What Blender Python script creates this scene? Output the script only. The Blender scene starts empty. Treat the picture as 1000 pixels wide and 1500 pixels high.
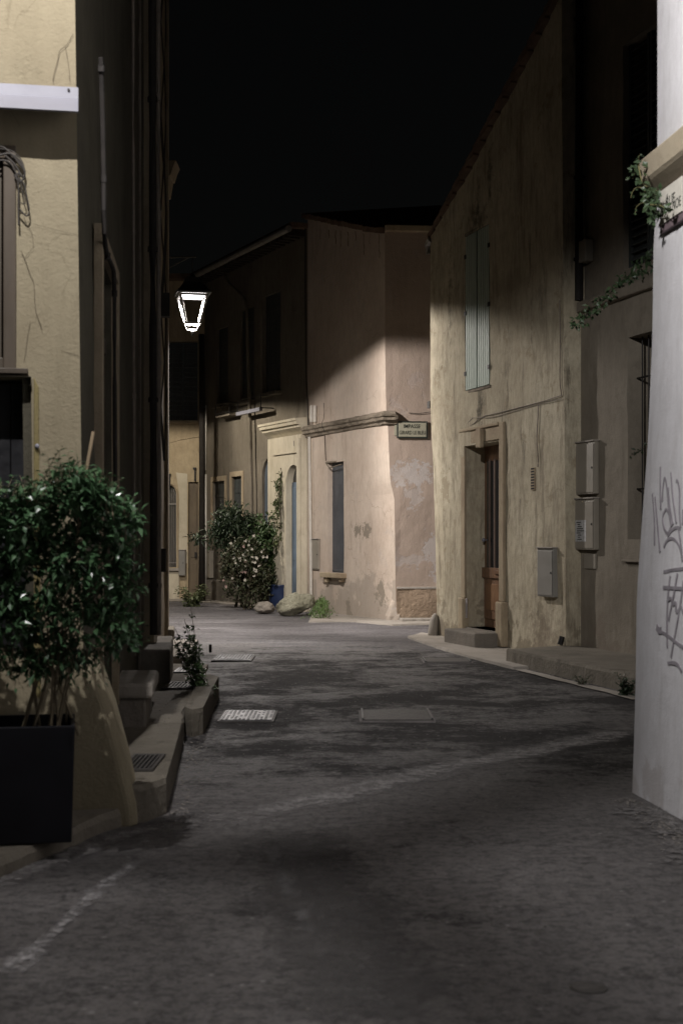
import bpy, math, random
from mathutils import Vector, Matrix, noise
random.seed(7)
R = math.radians
scene = bpy.context.scene
COL = scene.collection

# ------------------------------------------------------------------ camera
F = 2083.33; HC = 1.5; HZ = 790.0; CX = 500.0
cam_d = bpy.data.cameras.new('camera'); cam = bpy.data.objects.new('camera', cam_d); COL.objects.link(cam)
cam.location = (0, 0, HC); cam.rotation_euler = (R(90), 0, 0)
cam_d.sensor_fit = 'VERTICAL'; cam_d.sensor_height = 36; cam_d.sensor_width = 24; cam_d.lens = 50
cam_d.shift_y = 40 / 1500; cam_d.clip_end = 600; cam_d.clip_start = 0.05
cam_d.dof.use_dof = True; cam_d.dof.focus_distance = 24.0; cam_d.dof.aperture_fstop = 4.0
scene.camera = cam

# ------------------------------------------------------------------ world, exposure
w = bpy.data.worlds.new('World'); scene.world = w; w.use_nodes = True
wn = w.node_tree.nodes; wl = w.node_tree.links
bg = wn['Background']
sky = wn.new('ShaderNodeTexSky'); sky.sky_type = 'NISHITA'; sky.sun_disc = False
sky.sun_elevation = R(3); sky.sun_rotation = R(200)
hs = wn.new('ShaderNodeHueSaturation'); hs.inputs['Saturation'].default_value = 0.25
wl.new(sky.outputs[0], hs.inputs['Color']); wl.new(hs.outputs[0], bg.inputs[0])
bg.inputs[1].default_value = 0.0010
scene.view_settings.view_transform = 'Standard'; scene.view_settings.look = 'None'
scene.view_settings.exposure = 0.0; scene.view_settings.gamma = 1.0
scene.render.engine = 'CYCLES'
scene.cycles.max_bounces = 6; scene.cycles.diffuse_bounces = 3
scene.cycles.use_denoising = True
scene.cycles.sample_clamp_indirect = 3.0

# ------------------------------------------------------------------ lamp settings (lamps are built into the lanterns below)
LAMP_MAIN = dict(wing=(.26, .95, .42, 1.1), power=3350, tilt=(0.24, 0.07), cone=150, color=(1.0, 0.93, 0.88))
LAMP_NEAR = dict(wing=(.45, .95, 1.0, .42), soft=.03, power=2450, tilt=(0, 0), cone=168, color=(1.0, 0.97, 0.96))
LAMP_FAR = dict(power=900, tilt=(0, 0), cone=160, color=(1.0, 0.9, 0.76))

# ------------------------------------------------------------------ helpers
def W(px, py, D): return Vector(((px-CX)*D/F, D, HC+(HZ-py)*D/F))
def G(px, py, z=0.0):
    D = (HC-z)*F/(py-HZ); return Vector(((px-CX)*D/F, D, z))

class Fr:
    """a wall plane: A, B plan points (left and right as seen); u along, z up, w outwards"""
    def __init__(s, A, B):
        s.A = Vector((A[0], A[1], 0)); d = Vector((B[0]-A[0], B[1]-A[1], 0)); s.L = d.length
        s.d = d.normalized(); s.n = Vector((s.d.y, -s.d.x, 0))
    def p(s, u, z, w=0.0): return s.A + s.d*u + s.n*w + Vector((0, 0, z))
    def hit(s, px, py, w=0.0):
        k = (px-CX)/F
        u = (k*(s.A.y+w*s.n.y) - (s.A.x+w*s.n.x))/(s.d.x-k*s.d.y)
        D = s.A.y+u*s.d.y+w*s.n.y
        return u, HC+(HZ-py)*D/F
    def U(s, px, w=0.0): return s.hit(px, HZ, w)[0]
    def Z(s, px, py, w=0.0): return s.hit(px, py, w)[1]

def wloc(o):
    v = Vector((0, 0, 0))
    while o is not None: v = v + o.location; o = o.parent
    return v

def tag(o, label=None, cat=None, group=None, kind=None):
    if label: o['label'] = label
    if cat: o['category'] = cat
    if group: o['group'] = group
    if kind: o['kind'] = kind
    return o

def thing(name, loc, label, cat, group=None):
    o = bpy.data.objects.new(name, None); COL.objects.link(o); o.location = Vector(loc); o.empty_display_size = .2
    return tag(o, label, cat, group)

class MB:
    def __init__(s): s.v = []; s.f = []
    def add(s, vs, fs):
        n = len(s.v); s.v += [Vector(x) for x in vs]; s.f += [tuple(i+n for i in f) for f in fs]; return s
    def hexa(s, c):  # 8 corners: bottom loop 0-3, top loop 4-7
        return s.add(c, [(0,3,2,1),(4,5,6,7),(0,1,5,4),(1,2,6,5),(2,3,7,6),(3,0,4,7)])
    def fbox(s, fr, u0, u1, z0, z1, w0, w1):
        return s.hexa([fr.p(u0,z0,w1),fr.p(u1,z0,w1),fr.p(u1,z0,w0),fr.p(u0,z0,w0),
                       fr.p(u0,z1,w1),fr.p(u1,z1,w1),fr.p(u1,z1,w0),fr.p(u0,z1,w0)])
    def box(s, x0, x1, y0, y1, z0, z1):
        return s.hexa([(x0,y0,z0),(x1,y0,z0),(x1,y1,z0),(x0,y1,z0),(x0,y0,z1),(x1,y0,z1),(x1,y1,z1),(x0,y1,z1)])
    def prism(s, pts, off):  # polygon (list of Vector), extruded by off
        n = len(pts); off = Vector(off)
        vs = [Vector(p) for p in pts]+[Vector(p)+off for p in pts]
        fs = [tuple(range(n)), tuple(reversed(range(n, 2*n)))]+[((i+1)%n, i, i+n, (i+1)%n+n) for i in range(n)]
        return s.add(vs, fs)
    def tube(s, pts, r, n=6, r1=None):
        pts = [Vector(p) for p in pts]; vs = []; fs = []; m = len(pts)
        for i, p in enumerate(pts):
            t = (pts[min(i+1, m-1)]-pts[max(i-1, 0)]).normalized()
            a = t.cross(Vector((0, 0, 1)))
            if a.length < .05: a = t.cross(Vector((1, 0, 0)))
            a.normalize(); b = t.cross(a)
            rr = r if r1 is None else r+(r1-r)*i/max(m-1, 1)
            for k in range(n):
                th = 2*math.pi*k/n; vs.append(p+a*math.cos(th)*rr+b*math.sin(th)*rr)
        for i in range(m-1):
            for k in range(n):
                fs.append((i*n+k, i*n+(k+1)%n, (i+1)*n+(k+1)%n, (i+1)*n+k))
        fs.append(tuple(reversed(range(n)))); fs.append(tuple(range((m-1)*n, m*n)))
        return s.add(vs, fs)
    def lathe(s, c, prof, n=20):
        vs = []; fs = []; c = Vector(c)
        for r, z in prof:
            for k in range(n):
                th = 2*math.pi*k/n; vs.append(c+Vector((r*math.cos(th), r*math.sin(th), z)))
        m = len(prof)
        for i in range(m-1):
            for k in range(n): fs.append((i*n+k, i*n+(k+1)%n, (i+1)*n+(k+1)%n, (i+1)*n+k))
        fs.append(tuple(reversed(range(n)))); fs.append(tuple(range((m-1)*n, m*n)))
        return s.add(vs, fs)
    def loops(s, loops, cap=True):  # loft closed loops
        vs = []; fs = []; n = len(loops[0]); m = len(loops)
        for l in loops: vs += [Vector(p) for p in l]
        for i in range(m-1):
            for k in range(n): fs.append((i*n+k, i*n+(k+1)%n, (i+1)*n+(k+1)%n, (i+1)*n+k))
        if cap: fs.append(tuple(reversed(range(n)))); fs.append(tuple(range((m-1)*n, m*n)))
        return s.add(vs, fs)
    def leaf(s, p, d, up, ln, wd):
        d = d.normalized(); sd = d.cross(up)
        if sd.length < .05: sd = d.cross(Vector((1, .3, 0)))
        sd.normalize(); nn = sd.cross(d)
        a = p; b = p+d*ln*.5+sd*wd*.5+nn*wd*.12; c = p+d*ln-nn*ln*.12; e = p+d*ln*.5-sd*wd*.5+nn*wd*.12; m = p+d*ln*.5
        return s.add([a, b, c, e, m], [(0,1,4),(1,2,4),(0,4,3),(4,2,3)])
    def split(s, name, mat, parent, **kw):
        par = list(range(len(s.v)))
        def fd(a):
            while par[a] != a: par[a] = par[par[a]]; a = par[a]
            return a
        for f in s.f:
            for i in f[1:]: par[fd(i)] = fd(f[0])
        gr = {}
        for f in s.f: gr.setdefault(fd(f[0]), []).append(f)
        out = []
        for fs in gr.values():
            ids = sorted({i for f in fs for i in f}); mp = {i: k for k, i in enumerate(ids)}
            m = MB(); m.v = [s.v[i] for i in ids]; m.f = [tuple(mp[i] for i in f) for f in fs]; out.append(m.build(name, mat, parent, **kw))
        return out
    def build(s, name, mat, parent=None, bevel=0, smooth=False, seg=2):
        me = bpy.data.meshes.new(name)
        off = wloc(parent) if parent else Vector((0, 0, 0))
        me.from_pydata([tuple(v-off) for v in s.v], [], s.f)
        me.materials.append(mat); me.validate(); me.update()
        if smooth:
            for p in me.polygons: p.use_smooth = True
        o = bpy.data.objects.new(name, me); COL.objects.link(o)
        if parent: o.parent = parent
        if bevel:
            b = o.modifiers.new('bevel', 'BEVEL'); b.width = bevel; b.segments = seg; b.limit_method = 'ANGLE'; b.angle_limit = R(40)
        return o

def wall(name, fr, u0, u1, z0, ztop, mat, parent, holes=(), depth=.3, step=.13, amp=.007, eL=None, eR=None, w=0.0, seed=0, ep=1):
    """uneven plastered wall slab with real openings; ztop a number or f(u); eL/eR(z) plan offsets of its ends"""
    zt = ztop if callable(ztop) else (lambda u: ztop)
    us = {round(u0, 4), round(u1, 4)}; zs = {round(z0, 4)}
    zh = max([h[3] for h in holes], default=z0)
    zmax = max(zt(u0), zt(u1), zt((u0+u1)/2)); zs.add(round(zmax, 4))
    for h in holes:
        us |= {round(h[0], 4), round(h[1], 4)}; zs |= {round(h[2], 4), round(h[3], 4)}
    def fill(st, lo, hi):
        a = sorted(x for x in st if lo-1e-3 <= x <= hi+1e-3); out = []
        for i in range(len(a)-1):
            n = max(1, int(round((a[i+1]-a[i])/step)))
            out += [a[i]+(a[i+1]-a[i])*k/n for k in range(n)]
        return out+[a[-1]]
    U = fill(us, u0, u1); Z = fill(zs, z0, zmax)
    nu, nz = len(U), len(Z); off = []
    vs = []; idx = {}
    def vert(i, j, back):
        k = (i, j, back)
        if k in idx: return idx[k]
        u, z = U[i], Z[j]
        t = zt(u)
        if abs(t-zmax) > 1e-6 and z > zh: z = zh+(z-zh)/(zmax-zh)*(t-zh)
        tt = (u-u0)/(u1-u0); q = Vector((0, 0, 0))
        if eL: q = q+eL(z)*(1-tt)**ep
        if eR: q = q+eR(z)*tt**ep
        nw = 0
        if not back and 0 < i < nu-1:
            nw = amp*(noise.noise(Vector((u*1.1+seed, z*1.1, seed)))*1.6+noise.noise(Vector((u*4.3, z*4.3+seed, 2)))*.7)
        vs.append(fr.p(u, z, w+nw-(depth if back else 0))+q)
        idx[k] = len(vs)-1; return idx[k]
    def solid(i, j):
        if i < 0 or j < 0 or i >= nu-1 or j >= nz-1: return False
        uc = (U[i]+U[i+1])/2; zc = (Z[j]+Z[j+1])/2
        return not any(h[0] < uc < h[1] and h[2] < zc < h[3] for h in holes)
    fs = []
    for i in range(nu-1):
        for j in range(nz-1):
            if not solid(i, j): continue
            a, b, c, d = vert(i,j,0), vert(i+1,j,0), vert(i+1,j+1,0), vert(i,j+1,0)
            e, f, g, h = vert(i,j,1), vert(i+1,j,1), vert(i+1,j+1,1), vert(i,j+1,1)
            fs.append((a, b, c, d)); fs.append((f, e, h, g))
            if not solid(i, j-1): fs.append((e, f, b, a))
            if not solid(i, j+1): fs.append((d, c, g, h))
            if not solid(i-1, j): fs.append((e, a, d, h))
            if not solid(i+1, j): fs.append((b, f, g, c))
    m = MB(); m.v = vs; m.f = fs
    o = m.build(name, mat, parent)
    for p in o.data.polygons: p.use_smooth = False
    return o

def arch_fill(fr, u0, u1, zs, zt_, w0, w1, n=10):
    """the two corners that turn a square-headed opening into an arched one"""
    m = MB(); uc = (u0+u1)/2; ru = (u1-u0)/2; rz = zt_-zs
    for sgn in (-1, 1):
        pts = [(uc+sgn*ru*math.cos(a), zs+rz*math.sin(a)) for a in [math.pi/2*k/n for k in range(n+1)]]
        for k in range(n):
            (a, za), (b, zb) = pts[k], pts[k+1]
            q = [fr.p(a,za,w1), fr.p(a,zt_,w1), fr.p(b,zt_,w1), fr.p(b,zb,w1)]
            r_ = [fr.p(a,za,w0), fr.p(a,zt_,w0), fr.p(b,zt_,w0), fr.p(b,zb,w0)]
            m.hexa(q+r_)
    return m

def text_mesh(body, size, fr, uc, zc, w, mat, parent, name='lettering', sx=1.0, thick=.002):
    cu = bpy.data.curves.new('t', 'FONT'); cu.body = body; cu.size = size; cu.align_x = 'CENTER'; cu.align_y = 'CENTER'
    cu.extrude = thick; cu.offset = size*.006
    to = bpy.data.objects.new('t', cu); COL.objects.link(to)
    dg = bpy.context.evaluated_depsgraph_get()
    me = bpy.data.meshes.new_from_object(to.evaluated_get(dg))
    off = wloc(parent)
    for v in me.vertices:
        v.co = fr.p(uc+v.co.x*sx, zc+v.co.y, w+v.co.z)-off
    bpy.data.objects.remove(to); bpy.data.curves.remove(cu)
    me.materials.clear(); me.materials.append(mat); me.name = name
    o = bpy.data.objects.new(name, me); COL.objects.link(o); o.parent = parent
    return o

# ------------------------------------------------------------------ materials
def new_mat(name):
    m = bpy.data.materials.new(name); m.use_nodes = True
    nt = m.node_tree; b = nt.nodes['Principled BSDF']; return m, nt, b
def N(nt, t, **kw):
    n = nt.nodes.new(t)
    for k, v in kw.items():
        if k in n.inputs: n.inputs[k].default_value = v
        else: setattr(n, k, v)
    return n
def nz(nt, co, scale, detail=4, rough=.55, sc=(1, 1, 1), loc=(0, 0, 0)):
    mp = N(nt, 'ShaderNodeMapping'); mp.inputs['Scale'].default_value = sc; mp.inputs['Location'].default_value = loc
    nt.links.new(co, mp.inputs[0])
    n = N(nt, 'ShaderNodeTexNoise', Scale=scale, Detail=detail, Roughness=rough); nt.links.new(mp.outputs[0], n.inputs['Vector'])
    return n.outputs[0]
def ramp(nt, v, a, b, c0=0.0, c1=1.0):
    r = N(nt, 'ShaderNodeMapRange'); r.inputs[1].default_value = a; r.inputs[2].default_value = b
    r.inputs[3].default_value = c0; r.inputs[4].default_value = c1; r.clamp = True
    nt.links.new(v, r.inputs[0]); return r.outputs[0]
def mixc(nt, f, a, b, mode='MIX'):
    m = N(nt, 'ShaderNodeMix', data_type='RGBA', blend_type=mode)
    for s, x in ((0, f), (6, a), (7, b)):
        if hasattr(x, 'links') or isinstance(x, bpy.types.NodeSocket): nt.links.new(x, m.inputs[s])
        else: m.inputs[s].default_value = x if s == 0 else (*x, 1)
    return m.outputs[2]
def mth(nt, op, a, b):
    m = N(nt, 'ShaderNodeMath', operation=op)
    for s, x in ((0, a), (1, b)):
        if isinstance(x, bpy.types.NodeSocket): nt.links.new(x, m.inputs[s])
        else: m.inputs[s].default_value = x
    return m.outputs[0]

def stucco(name, c1, c2, dark, streak=.6, bump=.35, grain=55, loc=(0, 0, 0), cracks=0.0, base=None, blot=.35, rough=.92, bd=.02, bc=None, spots=(), mould=0, coarse=1.3):
    """painted or lime plaster: two tones, vertical run-off streaks, blotches, grain, worn foot"""
    m, nt, b = new_mat(name); co = N(nt, 'ShaderNodeTexCoord').outputs['Object']
    big = ramp(nt, nz(nt, co, .9, 6, .6, loc=loc), .38, .62)
    c = mixc(nt, big, c1, c2)
    st = ramp(nt, nz(nt, co, 5.5, 8, .74, (1, 1, .16), loc), .50, .68)
    lim = ramp(nt, nz(nt, co, .7, 3, .5, (1, 1, .5), (3+loc[0], 7, 1)), .35, .6)
    c = mixc(nt, mth(nt, 'MULTIPLY', mth(nt, 'MULTIPLY', st, lim), streak), c, dark)
    fine = ramp(nt, nz(nt, co, 11, 8, .8, (1, 1, .45), loc), .42, .64)
    c = mixc(nt, mth(nt, 'MULTIPLY', fine, streak*.45), c, dark)
    bl = ramp(nt, nz(nt, co, 2.6, 9, .7, loc=(5+loc[0], 1, 2)), .58, .64)
    c = mixc(nt, mth(nt, 'MULTIPLY', bl, blot), c, bc or tuple(.5*(x+y) for x, y in zip(c2, dark)))
    if base:  # worn, damp plaster at the foot of the wall: has a ragged outline
        sep = N(nt, 'ShaderNodeSeparateXYZ'); nt.links.new(co, sep.inputs[0])
        zz = mth(nt, 'ADD', sep.outputs[2], ramp(nt, nz(nt, co, 2.2, 8, .65, loc=loc), .3, .7, -.55, .55))
        f = ramp(nt, zz, base[1]-.06, base[1]+.06, 1, 0)
        c = mixc(nt, mth(nt, 'MULTIPLY', f, base[2]), c, base[0])
    if cracks:
        v = N(nt, 'ShaderNodeTexVoronoi', Scale=1.1, feature='DISTANCE_TO_EDGE')
        wv = N(nt, 'ShaderNodeMix', data_type='VECTOR'); wv.inputs[0].default_value = .25
        nn = N(nt, 'ShaderNodeTexNoise', Scale=3.5, Detail=6.0); nt.links.new(co, nn.inputs['Vector'])
        nt.links.new(co, wv.inputs[4]); nt.links.new(nn.outputs['Color'], wv.inputs[5]); nt.links.new(wv.outputs[1], v.inputs['Vector'])
        cr = ramp(nt, v.outputs['Distance'], .0, .006, cracks, 0)
        cr = mth(nt, 'MULTIPLY', cr, ramp(nt, nz(nt, co, 1.3, 2, .5, loc=(9, 2, 4)), .5, .55))
        c = mixc(nt, cr, c, dark)
    if mould:  # black mould runs, dense in places
        mo = ramp(nt, nz(nt, co, 3.2, 9, .8, (1, 1, .16), (loc[0]+4, 2, 0)), .56, .66)
        mo = mth(nt, 'MULTIPLY', mo, ramp(nt, nz(nt, co, .8, 5, .65, (1, 1, .7), (1, 6, 2)), .40, .56))
        c = mixc(nt, mth(nt, 'MULTIPLY', mo, mould), c, tuple(x*.45 for x in dark))
    sall = None
    if spots:
        wob = N(nt, 'ShaderNodeTexNoise', Scale=7.0, Detail=7.0, Roughness=.7); nt.links.new(co, wob.inputs['Vector'])
    for (P, rh, rz_, col, st_) in spots:
        v1 = N(nt, 'ShaderNodeVectorMath', operation='SUBTRACT'); nt.links.new(co, v1.inputs[0]); v1.inputs[1].default_value = P
        v2 = N(nt, 'ShaderNodeVectorMath', operation='MULTIPLY'); nt.links.new(v1.outputs[0], v2.inputs[0]); v2.inputs[1].default_value = (1/rh, 1/rh, 1/rz_)
        v3 = N(nt, 'ShaderNodeVectorMath', operation='LENGTH'); nt.links.new(v2.outputs[0], v3.inputs[0])
        d_ = mth(nt, 'ADD', v3.outputs['Value'], mth(nt, 'MULTIPLY', wob.outputs[0], 5.0))
        f = ramp(nt, d_, 3.25, 3.38, st_, 0) if st_ > .5 else ramp(nt, d_, 2.5, 3.6, st_*1.6, 0)
        c = mixc(nt, f, c, col)
        sall = f if sall is None else mth(nt, 'MAXIMUM', sall, f)
    nt.links.new(c, b.inputs['Base Color']); b.inputs['Roughness'].default_value = rough; b.inputs['Specular IOR Level'].default_value = .25
    h = mth(nt, 'ADD', nz(nt, co, grain, 5, .7), mth(nt, 'MULTIPLY', nz(nt, co, 9, 5, .6), coarse))
    h = mth(nt, 'SUBTRACT', h, mth(nt, 'MULTIPLY', bl, .35))
    if sall is not None: h = mth(nt, 'SUBTRACT', h, mth(nt, 'MULTIPLY', sall, .5))
    bp = N(nt, 'ShaderNodeBump', Strength=bump, Distance=bd); nt.links.new(h, bp.inputs['Height']); nt.links.new(bp.outputs[0], b.inputs['Normal'])
    return m

def plain(name, c, rough=.6, metal=0.0, var=.25, scale=8, bump=.1, spec=.4, sc=(1, 1, 1), bd=.005):
    m, nt, b = new_mat(name); co = N(nt, 'ShaderNodeTexCoord').outputs['Object']
    n1 = ramp(nt, nz(nt, co, scale, 6, .65, sc), .3, .7)
    c0 = tuple(x*(1-var) for x in c); c2 = tuple(min(1, x*(1+var)) for x in c)
    nt.links.new(mixc(nt, n1, c0, c2), b.inputs['Base Color'])
    b.inputs['Metallic'].default_value = metal; b.inputs['Specular IOR Level'].default_value = spec
    nt.links.new(ramp(nt, nz(nt, co, scale*2, 4, .6), .3, .7, max(0.05, rough-.12), min(1, rough+.12)), b.inputs['Roughness'])
    if bump:
        bp = N(nt, 'ShaderNodeBump', Strength=bump, Distance=bd); nt.links.new(nz(nt, co, scale*5, 5, .6, sc), bp.inputs['Height']); nt.links.new(bp.outputs[0], b.inputs['Normal'])
    return m

def leaf_mat(name, c1, c2, rough=.35, scale=14):
    m, nt, b = new_mat(name); co = N(nt, 'ShaderNodeTexCoord').outputs['Object']
    f = ramp(nt, nz(nt, co, scale, 3, .6), .35, .65)
    nt.links.new(mixc(nt, f, c1, c2), b.inputs['Base Color'])
    b.inputs['Roughness'].default_value = rough; b.inputs['Specular IOR Level'].default_value = .5
    b.inputs['Transmission Weight'].default_value = 0.0
    return m

def emit(name, c, s):
    m, nt, b = new_mat(name); b.inputs['Base Color'].default_value = (*c, 1)
    b.inputs['Emission Color'].default_value = (*c, 1); b.inputs['Emission Strength'].default_value = s
    return m

M = {}
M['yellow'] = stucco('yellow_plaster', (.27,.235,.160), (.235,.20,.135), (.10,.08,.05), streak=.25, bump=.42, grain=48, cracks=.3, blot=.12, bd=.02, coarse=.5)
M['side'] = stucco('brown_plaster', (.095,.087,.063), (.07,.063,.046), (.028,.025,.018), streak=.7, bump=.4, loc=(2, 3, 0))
M['side2'] = stucco('tan_plaster', (.34,.285,.20), (.25,.205,.145), (.09,.07,.045), streak=.6, bump=.4, loc=(4, 3, 0))
M['plinth'] = stucco('bare_plinth', (.33,.25,.18), (.24,.18,.13), (.10,.075,.05), streak=.5, bump=.8, grain=18, loc=(8, 1, 0), blot=.7)
M['grey_patch'] = stucco('grey_render', (.42,.39,.38), (.36,.33,.32), (.24,.22,.21), streak=.3, bump=.5, loc=(3, 0, 0))
M['dark_patch'] = stucco('bare_render', (.26,.22,.17), (.21,.18,.14), (.13,.11,.08), streak=.3, bump=.8, loc=(3, 5, 0))
M['ochre_trim'] = stucco('ochre_trim', (.43,.36,.25), (.33,.26,.18), (.15,.115,.08), streak=.6, bump=.3, loc=(5, 9, 0))
M['greywall'] = stucco('grey_plaster', (.25,.22,.175), (.19,.165,.13), (.095,.08,.06), streak=.55, bump=.4, loc=(7, 2, 0), base=((.17,.14,.11), .3, .6))
M['white'] = stucco('white_plaster', (.66,.65,.665), (.58,.57,.582), (.34,.32,.31), streak=.5, bump=.25, grain=70, loc=(1, 8, 0), blot=.06, base=((.42,.39,.38), .05, .6))
M['capstone'] = stucco('capstone', (.44,.38,.28), (.39,.33,.24), (.25,.2,.14), streak=.2, bump=.35, grain=80, loc=(1, 4, 0))
M['cream'] = stucco('cream_plaster', (.56,.51,.40), (.48,.43,.33), (.24,.2,.14), streak=.45, bump=.2, loc=(1, 3, 2))
M['terrace'] = stucco('terrace_plaster', (.19,.165,.13), (.155,.135,.105), (.065,.055,.042), streak=.7, bump=.3, loc=(2, 3, 7))
M['tan'] = stucco('tan_stone', (.44,.36,.24), (.36,.29,.19), (.15,.12,.075), streak=.7, bump=.5, grain=25, loc=(5, 3, 7))
M['moulding'] = stucco('weathered_moulding', (.33,.28,.22), (.15,.125,.095), (.05,.042,.03), streak=.8, bump=.9, grain=20, blot=.9, loc=(5, 1, 7))
M['concrete'] = stucco('concrete', (.23,.205,.175), (.16,.145,.125), (.07,.06,.05), streak=.3, bump=.6, grain=35, loc=(0, 5, 7), blot=.4)
M['conc_light'] = stucco('pale_concrete', (.34,.31,.275), (.27,.245,.21), (.12,.105,.085), streak=.3, bump=.5, grain=40, loc=(0, 2, 7), blot=.4)
M['kerb'] = stucco('kerb_stone', (.19,.168,.135), (.13,.115,.092), (.045,.04,.03), streak=.4, bump=.7, grain=22, loc=(9, 2, 7), blot=.6)
M['rock'] = stucco('rock', (.46,.44,.34), (.26,.25,.18), (.09,.085,.06), streak=.2, bump=1.0, grain=14, loc=(9, 2, 1), blot=.9, rough=.42, bd=.06, coarse=2.2)
M['tile'] = plain('roof_tile', (.13,.085,.06), .9, var=.5, scale=5, bump=.5)
M['darkwood'] = plain('dark_wood', (.035,.027,.02), .55, var=.4, scale=6, sc=(1, 1, .1), bump=.3)
M['brownwood'] = plain('brown_wood', (.17,.095,.055), .5, var=.35, scale=6, sc=(1, 1, .15), bump=.3)
M['winwood'] = plain('window_wood', (.06,.046,.032), .6, var=.35, scale=6, sc=(1, 1, .12), bump=.3)
M['black'] = plain('black_paint', (.012,.012,.014), .5, var=.3)
M['blackpot'] = plain('black_plastic', (.008,.008,.011), .6, var=.3, scale=3, bump=.05, spec=.25)
M['blueshut'] = plain('slate_blue_paint', (.07,.075,.085), .55, var=.2, scale=4, bump=.1)
M['bluedim'] = plain('dull_blue_paint', (.075,.09,.11), .6, var=.25, scale=5, sc=(1, 1, .2), bump=.15)
M['bluedoor'] = plain('blue_paint', (.10,.14,.19), .5, var=.3, scale=5, sc=(1, 1, .2), bump=.15)
M['bluepot'] = plain('blue_glaze', (.018,.03,.075), .45, var=.3, scale=5)
M['paleshut'] = plain('pale_green_paint', (.37,.43,.37), .55, var=.12, scale=7, sc=(1, 1, .1), bump=.15)
M['darkshut'] = plain('dark_shutter', (.045,.05,.05), .6, var=.3, scale=7, sc=(1, 1, .1), bump=.2)
M['box'] = plain('meter_box', (.25,.225,.185), .5, var=.12, scale=3, bump=.05)
M['boxgrey'] = plain('meter_box_grey', (.22,.21,.19), .5, var=.12, scale=3, bump=.05)
M['paper'] = plain('paper', (.42,.42,.42), .7, var=.3, scale=30, bump=0)
M['iron'] = plain('iron', (.03,.028,.027), .5, .6, var=.3, scale=10)
M['drain'] = plain('cast_iron', (.12,.12,.122), .5, .6, var=.4, scale=22, bump=.3)
M['draindull'] = plain('dull_iron', (.055,.05,.046), .7, .2, var=.4, scale=22, bump=.3)
M['pit'] = plain('pit', (.006,.006,.006), .9, bump=0)
M['zinc'] = plain('zinc', (.28,.27,.25), .45, .3, var=.25, scale=6, sc=(1, 1, .2))
M['pipedark'] = plain('dark_pipe', (.018,.015,.013), .85, var=.3)
M['pipewhite'] = plain('white_pipe', (.5,.47,.42), .5, var=.15)
M['cable'] = plain('cable', (.035,.03,.025), .7, var=.3, bump=0)
M['cablegrey'] = plain('grey_cable', (.20,.17,.14), .7, var=.3, bump=0)
M['crack'] = plain('crack', (.09,.07,.045), .95, var=.3, bump=0)
M['whitemetal'] = plain('white_metal', (.20,.20,.232), .4, .0, var=.06, scale=3, bump=.03)
M['lanternpaint'] = plain('lantern_paint', (.30,.29,.28), .45, .0, var=.1, scale=6, bump=.02)
M['lanterndark'] = plain('lantern_dark', (.03,.028,.026), .5, .3, var=.2)
M['lamp'] = emit('lamp_panel', (1, .96, .97), 14)
M['glass'] = plain('window_glass', (.03,.03,.032), .12, var=.2, bump=0, spec=.6)
M['signface'] = plain('sign_enamel', (.27,.26,.20), .35, var=.12, scale=14, bump=.05)
M['signdark'] = plain('sign_border', (.02,.024,.02), .4, var=.3, bump=0)
M['marble'] = plain('sign_marble', (.60,.57,.50), .5, var=.1, scale=9, bump=.05)
M['signpurple'] = plain('sign_frame', (.16,.12,.13), .6, var=.3)
M['graffiti'] = plain('grey_spray', (.27,.25,.27), .8, var=.25, scale=12, bump=0)
M['leafdark'] = leaf_mat('glossy_leaf', (.034,.075,.034), (.075,.145,.068), .25)
M['leafmid'] = leaf_mat('green_leaf', (.035,.065,.024), (.07,.115,.042), .45)
M['leafdeep'] = leaf_mat('deep_green_leaf', (.022,.036,.018), (.04,.062,.03), .5)
M['leafolive'] = leaf_mat('olive_leaf', (.07,.09,.035), (.12,.14,.06), .5)
M['leafred'] = leaf_mat('reddish_leaf', (.055,.045,.025), (.045,.065,.028), .5)
M['leafvine'] = leaf_mat('vine_leaf', (.03,.06,.024), (.06,.095,.042), .45)
M['petal'] = leaf_mat('petal', (.40,.37,.30), (.50,.47,.40), .6)
M['petalpink'] = leaf_mat('pink_petal', (.30,.20,.17), (.36,.25,.22), .6)
M['grass'] = leaf_mat('grass', (.07,.13,.03), (.11,.18,.05), .6)
M['stem'] = plain('stem', (.17,.14,.09), .7, var=.4, scale=10)
M['stemdark'] = plain('dark_stem', (.06,.05,.03), .7, var=.4, scale=10)
M['bamboo'] = plain('bamboo', (.42,.32,.21), .5, var=.2, scale=9, sc=(1, 1, .3))
M['polewood'] = plain('pole_wood', (.025,.02,.016), .8, var=.4, scale=6, sc=(1, 1, .08))
M['wornpaint'] = None

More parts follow.
